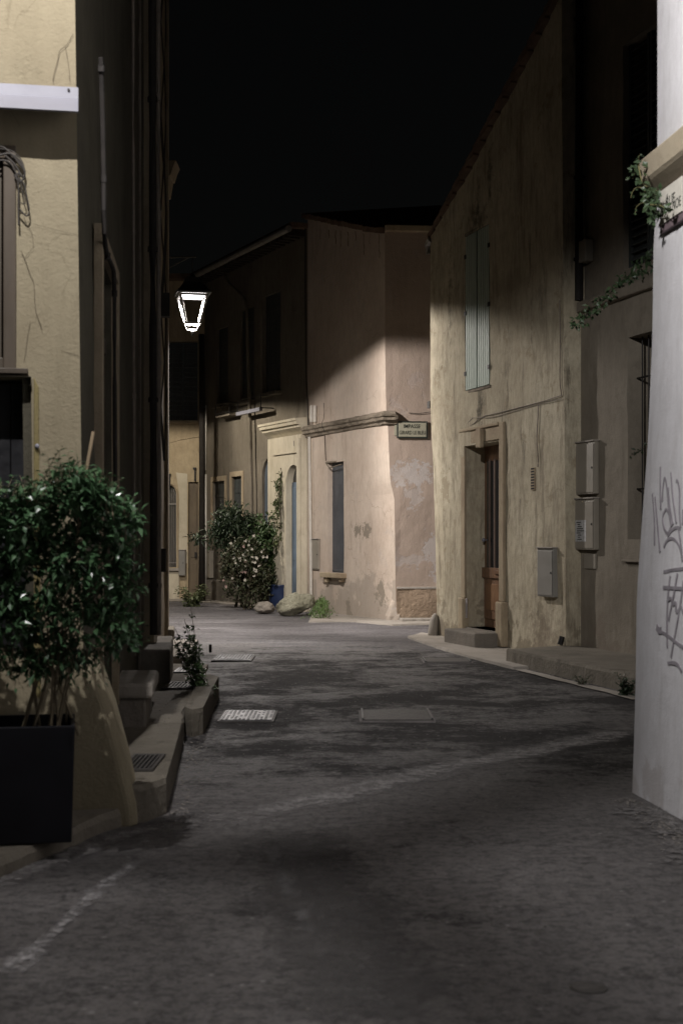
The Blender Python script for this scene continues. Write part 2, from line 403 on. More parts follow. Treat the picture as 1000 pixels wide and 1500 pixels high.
def asphalt():
    m, nt, b = new_mat('asphalt'); co = N(nt, 'ShaderNodeTexCoord').outputs['Object']
    sep = N(nt, 'ShaderNodeSeparateXYZ'); nt.links.new(co, sep.inputs[0])
    big = ramp(nt, nz(nt, co, .45, 6, .6), .35, .65)
    c = mixc(nt, big, (.150,.139,.132), (.205,.191,.184))
    mid = ramp(nt, nz(nt, co, 4.5, 8, .78, loc=(6, 6, 0)), .42, .60)
    c = mixc(nt, mth(nt, 'MULTIPLY', mid, .45), c, (.045,.041,.042))
    # dusty pale areas
    p3 = ramp(nt, nz(nt, co, 1.2, 9, .72, loc=(8, 3, 0)), .52, .64)
    c = mixc(nt, mth(nt, 'MULTIPLY', p3, .5), c, (.20,.185,.18))
    # black patched and damp asphalt in the middle of the lane
    yb = mth(nt, 'MULTIPLY', ramp(nt, sep.outputs[1], 8.4, 9.8), ramp(nt, sep.outputs[1], 17.0, 21.0, 1, 0))
    pn = nz(nt, co, .85, 10, .74, loc=(3.3, 1.7, 0))
    pn = mth(nt, 'ADD', pn, mth(nt, 'MULTIPLY', mth(nt, 'SUBTRACT', nz(nt, co, 14, 6, .8), .5), .30))
    thr = mth(nt, 'ADD', pn, mth(nt, 'MULTIPLY', yb, .13))
    pat = ramp(nt, thr, .57, .67)
    c = mixc(nt, mth(nt, 'MULTIPLY', pat, .88), c, (.024,.0225,.022))
    pn2 = nz(nt, co, 2.1, 9, .78, loc=(1, 4, 0)); pat2 = ramp(nt, mth(nt, 'ADD', pn2, mth(nt, 'MULTIPLY', yb, .07)), .59, .68)
    c = mixc(nt, mth(nt, 'MULTIPLY', pat2, .7), c, (.026,.024,.0245))
    allp = mth(nt, 'MAXIMUM', pat, pat2)
    far = ramp(nt, mth(nt, 'ADD', sep.outputs[1], ramp(nt, nz(nt, co, .8, 8, .7, loc=(2, 2, 2)), .3, .7, -2.2, 2.2)), 19.3, 20.2)
    old = mixc(nt, ramp(nt, nz(nt, co, 1.5, 9, .75, (.5, 1.6, 1)), .40, .60), (.085,.08,.083), (.20,.188,.195))
    c = mixc(nt, mth(nt, 'MULTIPLY', far, mth(nt, 'SUBTRACT', 1.0, mth(nt, 'MULTIPLY', pat2, .6))), c, old)
    c = mixc(nt, mth(nt, 'MULTIPLY', yb, .35), c, (.035,.033,.034))
    # aggregate
    g = nz(nt, co, 48, 4, .85); g2 = nz(nt, co, 17, 6, .85)
    c = mixc(nt, mth(nt, 'MULTIPLY', ramp(nt, g, .47, .60, 0, .6), ramp(nt, allp, 0, 1, 1, .22)), c, (.21,.20,.205))
    c = mixc(nt, ramp(nt, g2, .47, .58, 0, .65), c, (.03,.028,.03))
    for sc_, amt in ((9.0, .7), (23.0, .5)):
        v = N(nt, 'ShaderNodeTexVoronoi', Scale=sc_); nt.links.new(co, v.inputs['Vector'])
        sp = ramp(nt, v.outputs['Distance'], .07, .11, 1, 0)
        keep = N(nt, 'ShaderNodeSeparateColor'); nt.links.new(v.outputs['Color'], keep.inputs[0])
        sp = mth(nt, 'MULTIPLY', sp, ramp(nt, keep.outputs[0], .55, .6))
        c = mixc(nt, mth(nt, 'MULTIPLY', sp, amt), c, (.34,.33,.32))
    nt.links.new(c, b.inputs['Base Color'])
    nt.links.new(ramp(nt, allp, 0, 1, .34, .10), b.inputs['Specular IOR Level'])
    nt.links.new(mth(nt, 'ADD', ramp(nt, nz(nt, co, 1.6, 7, .7), .3, .7, .55, .75), mth(nt, 'MULTIPLY', allp, .2)), b.inputs['Roughness'])
    h = mth(nt, 'ADD', mth(nt, 'MULTIPLY', g, .7), mth(nt, 'ADD', mth(nt, 'MULTIPLY', g2, 1.3), mth(nt, 'MULTIPLY', nz(nt, co, 5, 8, .75), 3.2)))
    h = mth(nt, 'SUBTRACT', h, mth(nt, 'MULTIPLY', allp, .5))
    bp = N(nt, 'ShaderNodeBump', Strength=.9, Distance=.025); nt.links.new(h, bp.inputs['Height']); nt.links.new(bp.outputs[0], b.inputs['Normal'])
    return m
M['asphalt'] = asphalt()

def patchy_overlay(name, col, cover, gs=26, soft=.09):
    m, nt, b = new_mat(name); co = N(nt, 'ShaderNodeTexCoord').outputs['Object']
    g = nz(nt, co, gs, 6, .8); lo = nz(nt, co, 3, 4, .6)
    ac = N(nt, 'ShaderNodeAttribute', attribute_name='across').outputs['Fac']
    f = ramp(nt, mth(nt, 'ADD', mth(nt, 'ADD', g, mth(nt, 'MULTIPLY', lo, .5)), ramp(nt, ac, 0, .7, -.25, .05)), cover, cover+soft)
    nt.links.new(mixc(nt, ramp(nt, nz(nt, co, 40, 5, .75), .4, .6), tuple(x*.6 for x in col), col), b.inputs['Base Color']); b.inputs['Roughness'].default_value = .8
    tr = N(nt, 'ShaderNodeBsdfTransparent'); mx = N(nt, 'ShaderNodeMixShader')
    nt.links.new(f, mx.inputs[0]); nt.links.new(tr.outputs[0], mx.inputs[1]); nt.links.new(b.outputs[0], mx.inputs[2])
    nt.links.new(mx.outputs[0], nt.nodes['Material Output'].inputs['Surface'])
    return m
M['wornpaint'] = patchy_overlay('worn_white_paint', (.27,.258,.258), .66, 22, .25)
M['palestreak'] = patchy_overlay('pale_streak', (.17,.163,.163), .68, 22, .35)
M['seam'] = patchy_overlay('pale_seam', (.22,.207,.203), .60, 14, .3)
M['gutter'] = stucco('gutter_concrete', (.20,.185,.18), (.13,.12,.115), (.05,.045,.04), streak=.2, bump=.6, grain=40, loc=(4, 2, 3), blot=.4)

# ================================================================== THE SETTING
# ---- ground: one sheet to the horizon, finer near the lane
def ground_h(x, y):
    if abs(x) > 12 or y < -5 or y > 45: return -.0
    return .012*noise.noise(Vector((x*.6, y*.6, 0)))+.006*noise.noise(Vector((x*2.2, y*2.2, 5)))
def axis(lo, hi, a, b, st):
    out = []; x = a
    while x <= b+1e-6: out.append(x); x += st
    for f in (1, 3, 8, 20, 50, 120, 300):
        out.append(b+f); out.insert(0, a-f)
    return out
xs = axis(0, 0, -6, 6, .12); ys = axis(0, 0, 1, 40, .12)
m = MB(); nx = len(xs)
m.v = [Vector((x, y, ground_h(x, y))) for y in ys for x in xs]
m.f = [(j*nx+i, j*nx+i+1, (j+1)*nx+i+1, (j+1)*nx+i) for j in range(len(ys)-1) for i in range(nx-1)]
tag(m.build('road', M['asphalt'], smooth=True), kind='structure')

def strip(name, pts, wd, mat, z=.006, seed=0, rag=.15, st=.15):
    """thin sheet following a plan polyline, ragged edges, draped on the road"""
    P = [Vector((p[0], p[1], 0)) for p in pts]; Q = []
    for a, b_ in zip(P, P[1:]):
        n = max(1, int((b_-a).length/st)); Q += [a+(b_-a)*k/n for k in range(n)]
    Q.append(P[-1]); m = MB(); vs = []; K = 4
    for i, q in enumerate(Q):
        t = (Q[min(i+1, len(Q)-1)]-Q[max(i-1, 0)]).normalized(); s = Vector((t.y, -t.x, 0))
        ww = wd*(1+rag*noise.noise(Vector((i*.35, seed, 0)))*2)
        for k in range(K+1):
            v = q+s*ww*(k/K-.5); vs.append(Vector((v.x, v.y, max(ground_h(v.x, v.y), ground_h(v.x+.05, v.y), ground_h(v.x-.05, v.y))+z)))
    m.v = vs; m.f = [(i*(K+1)+k, i*(K+1)+k+1, (i+1)*(K+1)+k+1, (i+1)*(K+1)+k) for i in range(len(Q)-1) for k in range(K)]
    o = m.build(name, mat, smooth=True); at = o.data.attributes.new('across', 'FLOAT', 'POINT'); L_ = len(Q)-1
    for i in range(len(Q)):
        for k in range(K+1): at.data[i*(K+1)+k].value = min(1-abs(k/K-.5)*2, i/max(1, L_)*6, (L_-i)/max(1, L_)*6)
    return tag(o, kind='structure')
strip('road_stripe', [G(-10, 1445), G(70, 1375), G(140, 1310), G(222, 1250)], .13, M['wornpaint'], seed=1, rag=.5)
strip('road_stripe', [G(462, 1390), G(430, 1320), G(390, 1235)], .13, M['palestreak'], seed=2, rag=.5)  # fainter pale streak, patchy and fading at both ends
strip('road_gutter', [G(245, 1216), G(320, 1204), G(480, 1170), G(640, 1131), G(780, 1101), G(960, 1062)], .50, M['seam'], seed=3, rag=.2)
strip('road_gutter', [G(-40, 1310), G(60, 1268), G(190, 1222), G(262, 1200)], .26, M['seam'], seed=5, rag=.25)

strip('road_shade_and_dust', [G(425, 1212), G(455, 1290), G(500, 1380), G(560, 1520)], .62, patchy_overlay('shadow_band', (.075,.07,.068), .48, 9, .5), seed=11, rag=.35, z=.004)  # cast shadow band painted on the road as a darker, soft-edged strip
strip('road_shade_and_dust', [G(930, 1172), G(962, 1193), G(1010, 1225), G(1090, 1300)], .22, patchy_overlay('kerb_dust', (.17,.16,.155), .70, 16), seed=12, rag=.5, z=.005)
strip('road_shade_and_dust', [G(860, 1178), G(930, 1190), G(985, 1225), G(1040, 1290)], .55, patchy_overlay('kerb_dust_thin', (.13,.122,.12), .80, 20), seed=13, rag=.4, z=.008)
def gravel():
    import random as rr
    r_ = rr.Random(77); m = MB()
    def peb(x, y, r0, z=0):
        q = Vector((x, y, ground_h(x, y)+r0*.3+z)); a = r_.random()*3
        vs = [q+Vector((math.cos(a+k*1.257)*r0*r_.uniform(.7, 1.2), math.sin(a+k*1.257)*r0*r_.uniform(.6, 1.1), 0)) for k in range(5)]
        vs += [q+Vector((r_.uniform(-.2, .2)*r0, r_.uniform(-.2, .2)*r0, r0*.55)), q-Vector((0, 0, r0*.6))]
        m.add(vs, [(k, (k+1) % 5, 5) for k in range(5)]+[((k+1) % 5, k, 6) for k in range(5)])
    for i in range(900): peb(r_.uniform(-1.1, 2.4), 4.2+r_.random()**1.3*16, r_.uniform(.002, .008))
    for i in range(420):
        t_ = r_.random(); g = G(925+t_*130, 1168+t_*95); peb(g.x-abs(r_.gauss(0, .07)), g.y-abs(r_.gauss(0, .10)), r_.uniform(.003, .012))
    for i in range(380):
        t_ = r_.random(); peb(-.93-.37*t_+abs(r_.gauss(0, .08)), 7.7+5.8*t_, r_.uniform(.003, .012))
    for i in range(200):
        t_ = r_.random(); peb(2.9-.9*t_-abs(r_.gauss(0, .08)), 13.4+3.7*t_, r_.uniform(.004, .014))
    for i in range(90): peb(r_.uniform(-1.45, -1.1), r_.uniform(8, 12.5), r_.uniform(.003, .008), .19)
    tag(m.build('gravel', plain('grit', (.17,.155,.14), .9, var=.6, scale=30, bump=0)), kind='stuff')
gravel()

def slab(name, pts, z0, z1, mat, parent=None, bevel=.015, step=.11, amp=.011, kind='structure'):
    """raised paving: plan polygon with roughened top edge"""
    P = [Vector((p[0], p[1], 0)) for p in pts]; Q = []
    for a, b_ in zip(P, P[1:]+P[:1]):
        n = max(1, int((b_-a).length/step)); Q += [a+(b_-a)*k/n for k in range(n)]
    cen = sum(Q, Vector())/len(Q)
    lo = []; mid = []; hi = []
    for i, q in enumerate(Q):
        j = amp*2*(noise.noise(Vector((q.x*3, q.y*3, 4)))+.8*noise.noise(Vector((q.x*9, q.y*9, 4))))
        dirc = (q-cen).normalized()
        lo.append(q+Vector((0, 0, z0))); mid.append(q+dirc*j+Vector((0, 0, z1-.03)))
        hi.append(q-dirc*.02+dirc*j+Vector((0, 0, z1+amp*noise.noise(Vector((q.x*2, q.y*2, 9))))))
    m = MB().loops([lo, mid, hi]); o = m.build(name, mat, parent)
    if kind and not parent: tag(o, kind=kind)
    return o

# left side wall line:  X = -.675 - .0913 D
def LX(D, o=0.0): return -.675-.0913*D+o
# front pavement by the yellow corner
slab('pavement', [(-1.16, 7.56), G(188, 1206), (-1.22, 7.30), (-1.34, 6.85), (-1.56, 6.10), (-2.1, 4.6), (-6, 3.6), (-6, 7.6), (-1.5, 7.7)], -.1, .085, M['kerb'])
# raised pavement along the left houses
slab('pavement', [(-1.28, 7.55), (-1.16, 7.50), (-1.04, 7.58), (-.96, 7.80), (-1.06, 9.2), (-1.2, 10.9), (-1.28, 12.2), (-1.30, 13.6), (LX(13.6, .1), 13.8), (LX(7.6), 7.75)], -.1, .19, M['kerb'])
slab('pavement', [(-1.06, 10.9), (-1.13, 10.75), (-1.20, 10.9), (-1.36, 13.6), (-1.28, 13.75), (-1.16, 13.5)], -.1, .205, M['kerb'])
slab('pavement', [(-1.42, 13.95), (-1.55, 16.6), (LX(16.6, .1), 16.6), (LX(13.9, .1), 13.9)], -.1, .05, M['kerb'])
slab('pavement', [(-1.72, 16.7), (-1.98, 19.6), (LX(19.6, .1), 19.6), (LX(16.7, .1), 16.7)], -.1, .12, M['conc_light'])
# right: low pale strip before the ochre door, raised kerb before the grey house
slab('pavement', [G(596, 935), G(640, 951), G(700, 968), G(752, 981), (2.3, 16.5), (2.75, 17.5), (1.5, 21.9), (1.25, 22.4)], -.1, .035, M['conc_light'])
slab('pavement', [(1.98, 17.15), (2.10, 16.7), (2.36, 15.6), (2.62, 14.6), (2.90, 13.5), (3.3, 12.0), (4.3, 12.0), (3.05, 17.45), (2.73, 17.6)], -.1, .185, M['kerb'], amp=.014)
strip('road_gutter', [G(762, 982), G(815, 996), G(870, 1009), G(935, 1026)], .14, M['conc_light'], z=.012, seed=8)
# foot of the pink house and far pavement
slab('pavement', [G(452, 912), G(520, 912), G(575, 917), G(640, 915), (2.2, 26.4), (.9, 26.3), (-.6, 29.6)], -.1, .03, M['conc_light'])
slab('pavement', [(-6, 34.2), (-3.6, 34.0), (-2.7, 32.8), (-1.35, 30.2), (-.9, 29.6), (-.6, 29.7), (-3.3, 35.3), (-6, 35.3)], -.1, .03, M['conc_light'])

# ================================================================== YELLOW CORNER HOUSE (left foreground)
hY = thing('corner_house', (-1.36, 7.5, 0), 'yellow plastered corner house behind the black planter, at left foreground', 'house')
fY = Fr((-4.6, 7.5-3.24*.184), (-1.36, 7.5))
fYs = Fr((-1.36, 7.5), (LX(14.2), 14.2))
def yR(z): return Vector((-.055*min(max((z-1.2)/4, 0), 1), 0, 0))
uw1 = fY.U(24); zwb = fY.Z(10, 541); zwt = fY.Z(10, 213)
ub1 = fY.U(50)
wall('wall', fY, 0, fY.L, 0, 7.5, M['yellow'], hY, holes=[(uw1-1.0, uw1, zwb, zwt), (ub1-1.1, ub1, .1, fY.Z(20, 552))], depth=.32, step=.16, amp=.008, eR=yR, seed=3)
fYr = Fr((-1.36, 7.5), (LX(14.2), 14.2))
uS0 = fYs.U(144); uS1 = fYs.U(167)
zS1 = fYs.Z(150, 372); zS0 = .35
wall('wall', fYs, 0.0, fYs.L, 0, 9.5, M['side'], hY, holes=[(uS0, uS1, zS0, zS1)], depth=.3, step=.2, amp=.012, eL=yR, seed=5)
MB().fbox(fYs, -.05, fYs.L, 9.3, 9.42, -3.2, .25).build('roof', M['tile'], hY)
# battered corner guard: one lump of plaster flaring to the foot
L = []
for z, xr, yb in [(-.02, -1.075, 7.48), (.1, -1.085, 7.48), (.35, -1.145, 7.49), (.62, -1.22, 7.5), (.80, -1.285, 7.51), (.86, -1.33, 7.53), (.90, -1.40, 7.56)]:
    yf = yb-.02*(1-z); L.append([(-1.9, yf-.10, z), (-1.7, yf-.07, z), (-1.5, yf-.035, z), (xr-.03, yf, z), (xr, yf+.05, z), (xr-.02, yf+.35, z), (-1.5, yf+.5, z), (-1.9, yf+.5, z)])
MB().loops(L).build('corner_guard', M['yellow'], hY, bevel=.02)
# window
fm = MB()
for a, b_ in ((uw1-1.0, uw1-.93), (uw1-.065, uw1)): fm.fbox(fY, a, b_, zwb, zwt, -.12, .012)
fm.fbox(fY, uw1-.93, uw1-.065, zwt-.07, zwt, -.12, .012); fm.fbox(fY, uw1-.93, uw1-.065, zwb, zwb+.06, -.12, .012)
wf = fm.build('window', M['winwood'], hY, bevel=.005)
s = MB(); zr = fY.Z(10, 414)
s.fbox(fY, uw1-.15, uw1-.075, zwb+.06, zwt-.07, -.10, -.03).fbox(fY, uw1-.92, uw1-.15, zr-.03, zr+.03, -.10, -.03).fbox(fY, uw1-.92, uw1-.15, zwb+.06, zwb+.12, -.10, -.03)
s.build('sash', M['winwood'], wf, bevel=.004)
MB().fbox(fY, uw1-.92, uw1-.1, zwb+.05, zwt-.06, -.075, -.07).build('pane', M['glass'], wf)
MB().fbox(fY, uw1-1.1, fY.U(42), fY.Z(10, 549), fY.Z(10, 541), -.05, .07).build('window_sill', M['winwood'], hY, bevel=.004)
# dark opening with a black blind and olive jamb below
dz = fY.Z(20, 552)
MB().fbox(fY, ub1-1.1, fY.U(46), dz, fY.Z(20, 558)+.02, .0, .05).build('shutter_box', M['box'], hY, bevel=.004)
sb = MB()
for k in range(9): sb.fbox(fY, ub1-1.1+k*.122, ub1-1.1+k*.122+.119, .12, dz-.02, -.17, -.15)
sb.build('shutter', M['black'], hY, bevel=.004)
jm = MB().prism([fY.p(ub1, .1, .012), fY.p(fY.U(62), .1, .012), fY.p(fY.U(57), dz-.05, .012), fY.p(ub1, dz-.0, .012)], fY.n*-.05)
jm.build('door_jamb', stucco('olive_jamb', (.24,.20,.09), (.2,.165,.08), (.1,.08,.04)), hY, bevel=.006)
MB().lathe(fY.p(fY.U(55), fY.Z(55, 654), .018), [(.001, -.014), (.010, -.010), (.013, 0), (.010, .010), (.001, .014)], 10).build('door_knob', M['whitemetal'], hY, smooth=True)
# white folded metal rail
ra = fY.U(115); zt0 = fY.Z(60, 126); zt1 = fY.Z(60, 143); zt2 = fY.Z(60, 175)
m = MB(); pr = [(zt0, 0), (zt0, .012), (zt1, .016), (zt1-.01, .05), (zt2, .18), (zt2, .15), (zt1-.02, .004), (zt1-.02, 0)]
m.prism([fY.p(ra, z_, w_) for z_, w_ in pr], -fY.d*2.4)
rail = m.build('metal_rail', M['whitemetal'], hY)
MB().tube([fY.p(fY.U(101), fY.Z(101, 133), .012), fY.p(fY.U(101), fY.Z(101, 133), .022)], .007, 10).build('screw', M['iron'], rail)
# ledge, cables, cracks
def px_path(fr, pts, w, sm=1):
    P = [fr.p(*fr.hit(x, y, w), w) for x, y in pts]
    for _ in range(sm):
        Q = [P[0]]
        for a, b_ in zip(P, P[1:]): Q += [a*.75+b_*.25, a*.25+b_*.75]
        P = Q+[P[-1]]
    return P
c = MB()
for pts, r_ in [([(-20,222),(0,212),(14,222),(28,238),(38,252),(34,262),(28,250),(24,262),(30,268),(38,258),(34,240),(20,225),(5,225),(-20,235)], .006),
                ([(28,262),(36,268),(40,290),(44,310),(40,318),(34,312),(28,305)], .0045), ([(30,262),(33,280),(38,295),(36,300),(30,296),(26,300)], .003),
                ([(-20,240),(10,232),(24,250),(28,275),(27,300),(28,330)], .005), ([(0,218),(20,220),(34,236),(37,252)], .003), ([(8,228),(22,240),(31,256),(27,268),(22,256)], .006)]:
    c.tube(px_path(fY, pts, .03, 2), r_, 5)
c.build('cable', M['cable'], hY, smooth=True)
c = MB()
def crackline(m, fr, pts, r_, w=.001, seed=0):
    P = px_path(fr, pts, w, 0); Q = []
    for a, b_ in zip(P, P[1:]):
        for k in range(6):
            q = a+(b_-a)*k/6; s_ = r_*5*noise.noise(q*9+Vector((seed, 0, 0))); Q.append(q+fr.d*s_+Vector((0, 0, s_*.5)))
    Q.append(P[-1]); m.tube(Q, r_*.65, 4)
for i, (pts, r_) in enumerate([([(107,50),(98,66),(88,74),(82,100),(78,120)], .0022), ([(97,68),(99,90),(103,120)], .002), ([(36,316),(46,340),(50,362),(36,378)], .0016), ([(32,368),(50,410),(54,460),(62,486)], .002), ([(44,470),(40,500),(36,530)], .0014), ([(90,513),(116,521)], .0014), ([(50,328),(118,345)], .0009), ([(0,123),(10,150),(30,185)], .001)]):
    crackline(c, fY, pts, r_, seed=i)
c.split('crack', M['crack'], hY)
# side wall: window frame, shutters, pipes
sf = MB()
sf.fbox(fYs, uS0-.10, uS0, zS0, zS1+.1, -.02, .035).fbox(fYs, uS1, uS1+.10, zS0, zS1+.1, -.02, .035).fbox(fYs, uS0, uS1, zS1, zS1+.1, -.02, .035)
wf2 = sf.build('shutter_frame', M['side2'], hY, bevel=.006)
for k in range(2):
    a = uS0+(uS1-uS0)*k/2; sh = MB()
    for q in range(5): sh.fbox(fYs, a+.01+q*(uS1-uS0)/10.2, a+(q+1)*(uS1-uS0)/10.2, zS0+.02, zS1-.02, -.10, -.065)
    sh.fbox(fYs, a+.03, a+(uS1-uS0)/2-.03, zS0+.4, zS0+.5, -.066, -.05).fbox(fYs, a+.03, a+(uS1-uS0)/2-.03, zS1-.5, zS1-.4, -.066, -.05)
    sh.build('shutter', M['winwood'], hY, bevel=.003)
def pipe(fr, pts, r_, mat, parent, w=.05, clips=3, name='drainpipe'):
    m = MB(); P = px_path(fr, pts, w, 1); m.tube(P, r_, 8)
    for k in range(clips):
        q = P[int((k+.5)*(len(P)-1)/clips)] if len(P) > 4 else P[0]+(P[-1]-P[0])*(k+.5)/clips
        m.tube([q-Vector((0, 0, .02)), q+Vector((0, 0, .02))], r_*1.35, 8)
    return m.build(name, mat, parent, smooth=False)
pipe(fYs, [(148,84),(150,150),(152,240),(152,330),(156,372),(163,385),(168,400),(168,520),(169,700),(172,960)], .014, M['pipedark'], hY, w=.05, clips=5)
pipe(fYs, [(195,-20),(195,160),(196,400),(197,640),(196,900),(198,960)], .012, M['cablegrey'], hY, w=.05, clips=4)
pipe(fYs, [(205,-20),(205,300),(205,980)], .012, M['cablegrey'], hY, w=.03, clips=2, name='cable')

# ================================================================== NARROW HOUSE at the far end of the left side
hN = thing('narrow_house', (LX(14.2, .12), 14.2, 0), 'narrow brown house with drainpipes and hanging cables, last on the left of the lane', 'house')
fN = Fr((LX(14.25, .10), 14.25), (LX(20.3, .02), 20.3))
wall('wall', fN, 0, fN.L-.75, 0, 10.2, M['side2'], hN, depth=1.2, step=.2, amp=.012, seed=9)
wall('pilaster', fN, fN.L-.75, fN.L, 0, 10.2, M['side2'], hN, depth=2.5, step=.2, amp=.01, w=.05, seed=12)
MB().fbox(fN, fN.L-.72, fN.L+.12, -.02, .26, -.2, .13).build('plinth', M['kerb'], hN, bevel=.03)
MB().fbox(fN, -.05, fN.L+.1, 10.2, 10.35, -2.5, .3).build('roof', M['tile'], hN)
pipe(fN, [(223,-20),(224,200),(224,420),(225,640),(225,930)], .032, M['pipedark'], hN, w=.05, clips=5)
pipe(fN, [(232,-20),(232,200),(233,640),(233,930)], .02, M['cablegrey'], hN, w=.09, clips=5)
c = MB()
for k in range(4):
    P = [fN.p(1.1+.12*math.sin(t*1.3+k)+.03*k, 9-t, .06+.04*math.sin(t*2+k*2)) for t in [q*.35 for q in range(20)]]
    c.tube(P, .009, 5)
c.fbox(fN, 1.02, 1.16, 3.9, 4.15, .02, .14).fbox(fN, 1.05, 1.15, 1.15, 1.4, .02, .1)
c.build('cable', M['cable'], hN)
# stepped eave corner seen against the sky
m = MB(); y0 = 20.35
for px0, px1, ya, yb in [(232, 258, 235, 243), (232, 254, 243, 256), (232, 248, 256, 280)]:
    a = W(px0, yb, y0); b_ = W(px1, ya, y0); c_ = W(px1-4, yb, y0)
    m.prism([W(px0, ya, y0), W(px0, yb, y0), c_, b_], (0, .5, 0))
m.build('eave_bracket', M['side2'], hN)
m = MB().prism([W(232, 145, y0), W(232, 168, y0), W(239, 165, y0), W(243, 148, y0)], (0, .35, 0)); m.build('eave_bracket', M['side2'], hN)

# hidden continuation of the left side, round the bend (keeps light in, seen only from the side)
hC = thing('setback_house', (-3.3, 22.0, 0), 'dark house set back beyond the narrow house, carrying the lit street lantern', 'house')
fC = Fr((-3.25, 20.6), (-4.15, 28.2))
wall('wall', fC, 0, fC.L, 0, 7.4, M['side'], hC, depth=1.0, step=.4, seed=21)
MB().fbox(fC, -.05, fC.L+.1, 7.4, 7.52, -2.5, .3).build('roof', M['tile'], hC)

# ================================================================== street lanterns
def make_lantern(base, arm, label, cfg, group='street lanterns on wall brackets'):
    """base: centre of lamp panel; arm: vector from the lantern to the wall fixing (horizontal)"""
    c = Vector(base); t = thing('street_lantern', c, label, 'lantern', group)
    arm = Vector(arm); ad = arm.normalized(); al = arm.length; sd = Vector((-ad.y, ad.x, 0))
    rot = R(12)
    def sq(h, z, r_=rot):
        h *= .97; z *= .97
        return [c+Vector((math.cos(r_+k*math.pi/2+math.pi/4)*h*1.414, math.sin(r_+k*math.pi/2+math.pi/4)*h*1.414, z)) for k in range(4)]
    # cap
    cap = MB().loops([sq(.285, .0), sq(.29, .03), sq(.24, .07), sq(.15, .20), sq(.14, .26), sq(.05, .30), sq(.02, .36)])
    cap.build('cap', M['lanterndark'], t)
    MB().loops([sq(.20, -.006), sq(.20, .004)]).build('lamp_panel', M['lamp'], t)
    # frame: upper band, tapered corner bars, lower band
    fr_ = MB(); H0, H1 = .245, .135; z0, z1 = -.008, -.47
    for k in range(4):
        for (ha, hb, za, zb, wd) in ((H0, H0*.985, z0, z0-.035, 1),):
            a = sq(ha, za); b_ = sq(hb, zb); k2 = (k+1) % 4
            ai = sq(ha-.02, za); bi = sq(hb-.02, zb)
            fr_.hexa([b_[k], b_[k2], bi[k2], bi[k], a[k], a[k2], ai[k2], ai[k]])
        a = sq(H1+.012, z1); b_ = sq(H1+.008, z1-.028); ai = sq(H1-.012, z1); bi = sq(H1-.015, z1-.028); k2 = (k+1) % 4
        fr_.hexa([b_[k], b_[k2], bi[k2], bi[k], a[k], a[k2], ai[k2], ai[k]])
        # L-shaped corner bar: two flat strips 35 mm wide
        top = sq(H0, z0-.03); bot = sq(H1, z1); inn_t = sq(H0-.008, z0-.03); inn_b = sq(H1-.008, z1)
        for k3 in ((k+1) % 4, (k-1) % 4):
            dt = (top[k3]-top[k]).normalized(); ww = .036
            fr_.hexa([bot[k], bot[k]+dt*ww*.8, inn_b[k]+dt*ww*.8, inn_b[k], top[k], top[k]+dt*ww, inn_t[k]+dt*ww, inn_t[k]])
    fr_.build('frame', M['lanternpaint'], t)
    # lower cage and finial
    cg = MB()
    for k in range(4):
        a = sq(H1-.02, z1-.02)[k]; b_ = sq(.07, z1-.12)[k]; cg.tube([a, a*.45+b_*.55+Vector((0,0,-.01)), b_], .006, 6)
    q = sq(.07, z1-.12)
    for k in range(4): cg.tube([q[k], q[(k+1) % 4]], .005, 6)
    cg.build('lower_cage', M['lanterndark'], t)
    MB().lathe(c+Vector((0, 0, z1-.115)), [(.02, 0), (.03, -.02), (.018, -.045), (.026, -.06), (.01, -.085), (.002, -.09)], 12).build('finial', M['lanterndark'], t, smooth=True)
    # bracket: top arm, raking strut, scrolls, hanging rod
    br = MB(); tp = c+Vector((0, 0, .62)); wl_ = c+arm+Vector((0, 0, .62))
    br.tube([tp-ad*.06, wl_], .013, 6)
    br.tube([c+Vector((0, 0, .34)), tp], .008, 6)
    br.tube([tp+ad*.05, wl_-Vector((0, 0, .5))], .010, 6)
    br.tube([wl_+Vector((0, 0, .15)), wl_-Vector((0, 0, .6))], .014, 6)
    for cx_, rr in ((al*.75, .10), (al*.45, .065)):
        P = []
        for i in range(28):
            th = i/27*4.2*math.pi; r_ = rr*(1-i/34); P.append(tp+ad*(cx_+math.cos(th)*r_)+Vector((0, 0, -.13+math.sin(th)*r_)))
        br.tube(P, .006, 5)
    br.build('bracket', M['lanterndark'], t)
    # the lamp's own light, just under the panel
    ld = bpy.data.lights.new('lamp_light', 'SPOT'); ld.energy = cfg['power']; ld.color = cfg['color']
    ld.spot_size = R(cfg['cone']); ld.spot_blend = cfg.get('blend', .12); ld.shadow_soft_size = cfg.get('soft', .06)
    if cfg.get('wing'):  # street-lamp optics: more light sideways than straight down
        ld.use_nodes = True; nt = ld.node_tree; em = nt.nodes['Emission']
        tc = nt.nodes.new('ShaderNodeTexCoord'); sx = nt.nodes.new('ShaderNodeSeparateXYZ'); nt.links.new(tc.outputs['Normal'], sx.inputs[0])
        ab = mth(nt, 'ABSOLUTE', sx.outputs[2], 0); nt.links.new(ramp(nt, ab, *cfg['wing']), em.inputs['Strength'])
    lo = bpy.data.objects.new('lamp_light', ld); COL.objects.link(lo); lo.parent = t; lo.location = (0, 0, -.025-cfg.get('soft', .06)*.0)
    tx, ty = cfg['tilt']; lo.rotation_euler = Vector((tx, ty, -1)).to_track_quat('-Z', 'Y').to_euler()
    return t
make_lantern(W(282, 432, 23.2), (-1.05, .1, 0), 'lit street lantern on a scrolled bracket, its bare frame glowing white against the night sky', LAMP_MAIN, group='street lanterns on wall brackets')
make_lantern((-1.45, 4.5, 6.7), (0, 2.9, 0), 'street lantern bracketed from the yellow corner house above the metal rail', LAMP_NEAR)
make_lantern((-4.9, 31.0, 5.2), (-1.0, .3, 0), 'street lantern round the bend lighting the tan house', LAMP_FAR)

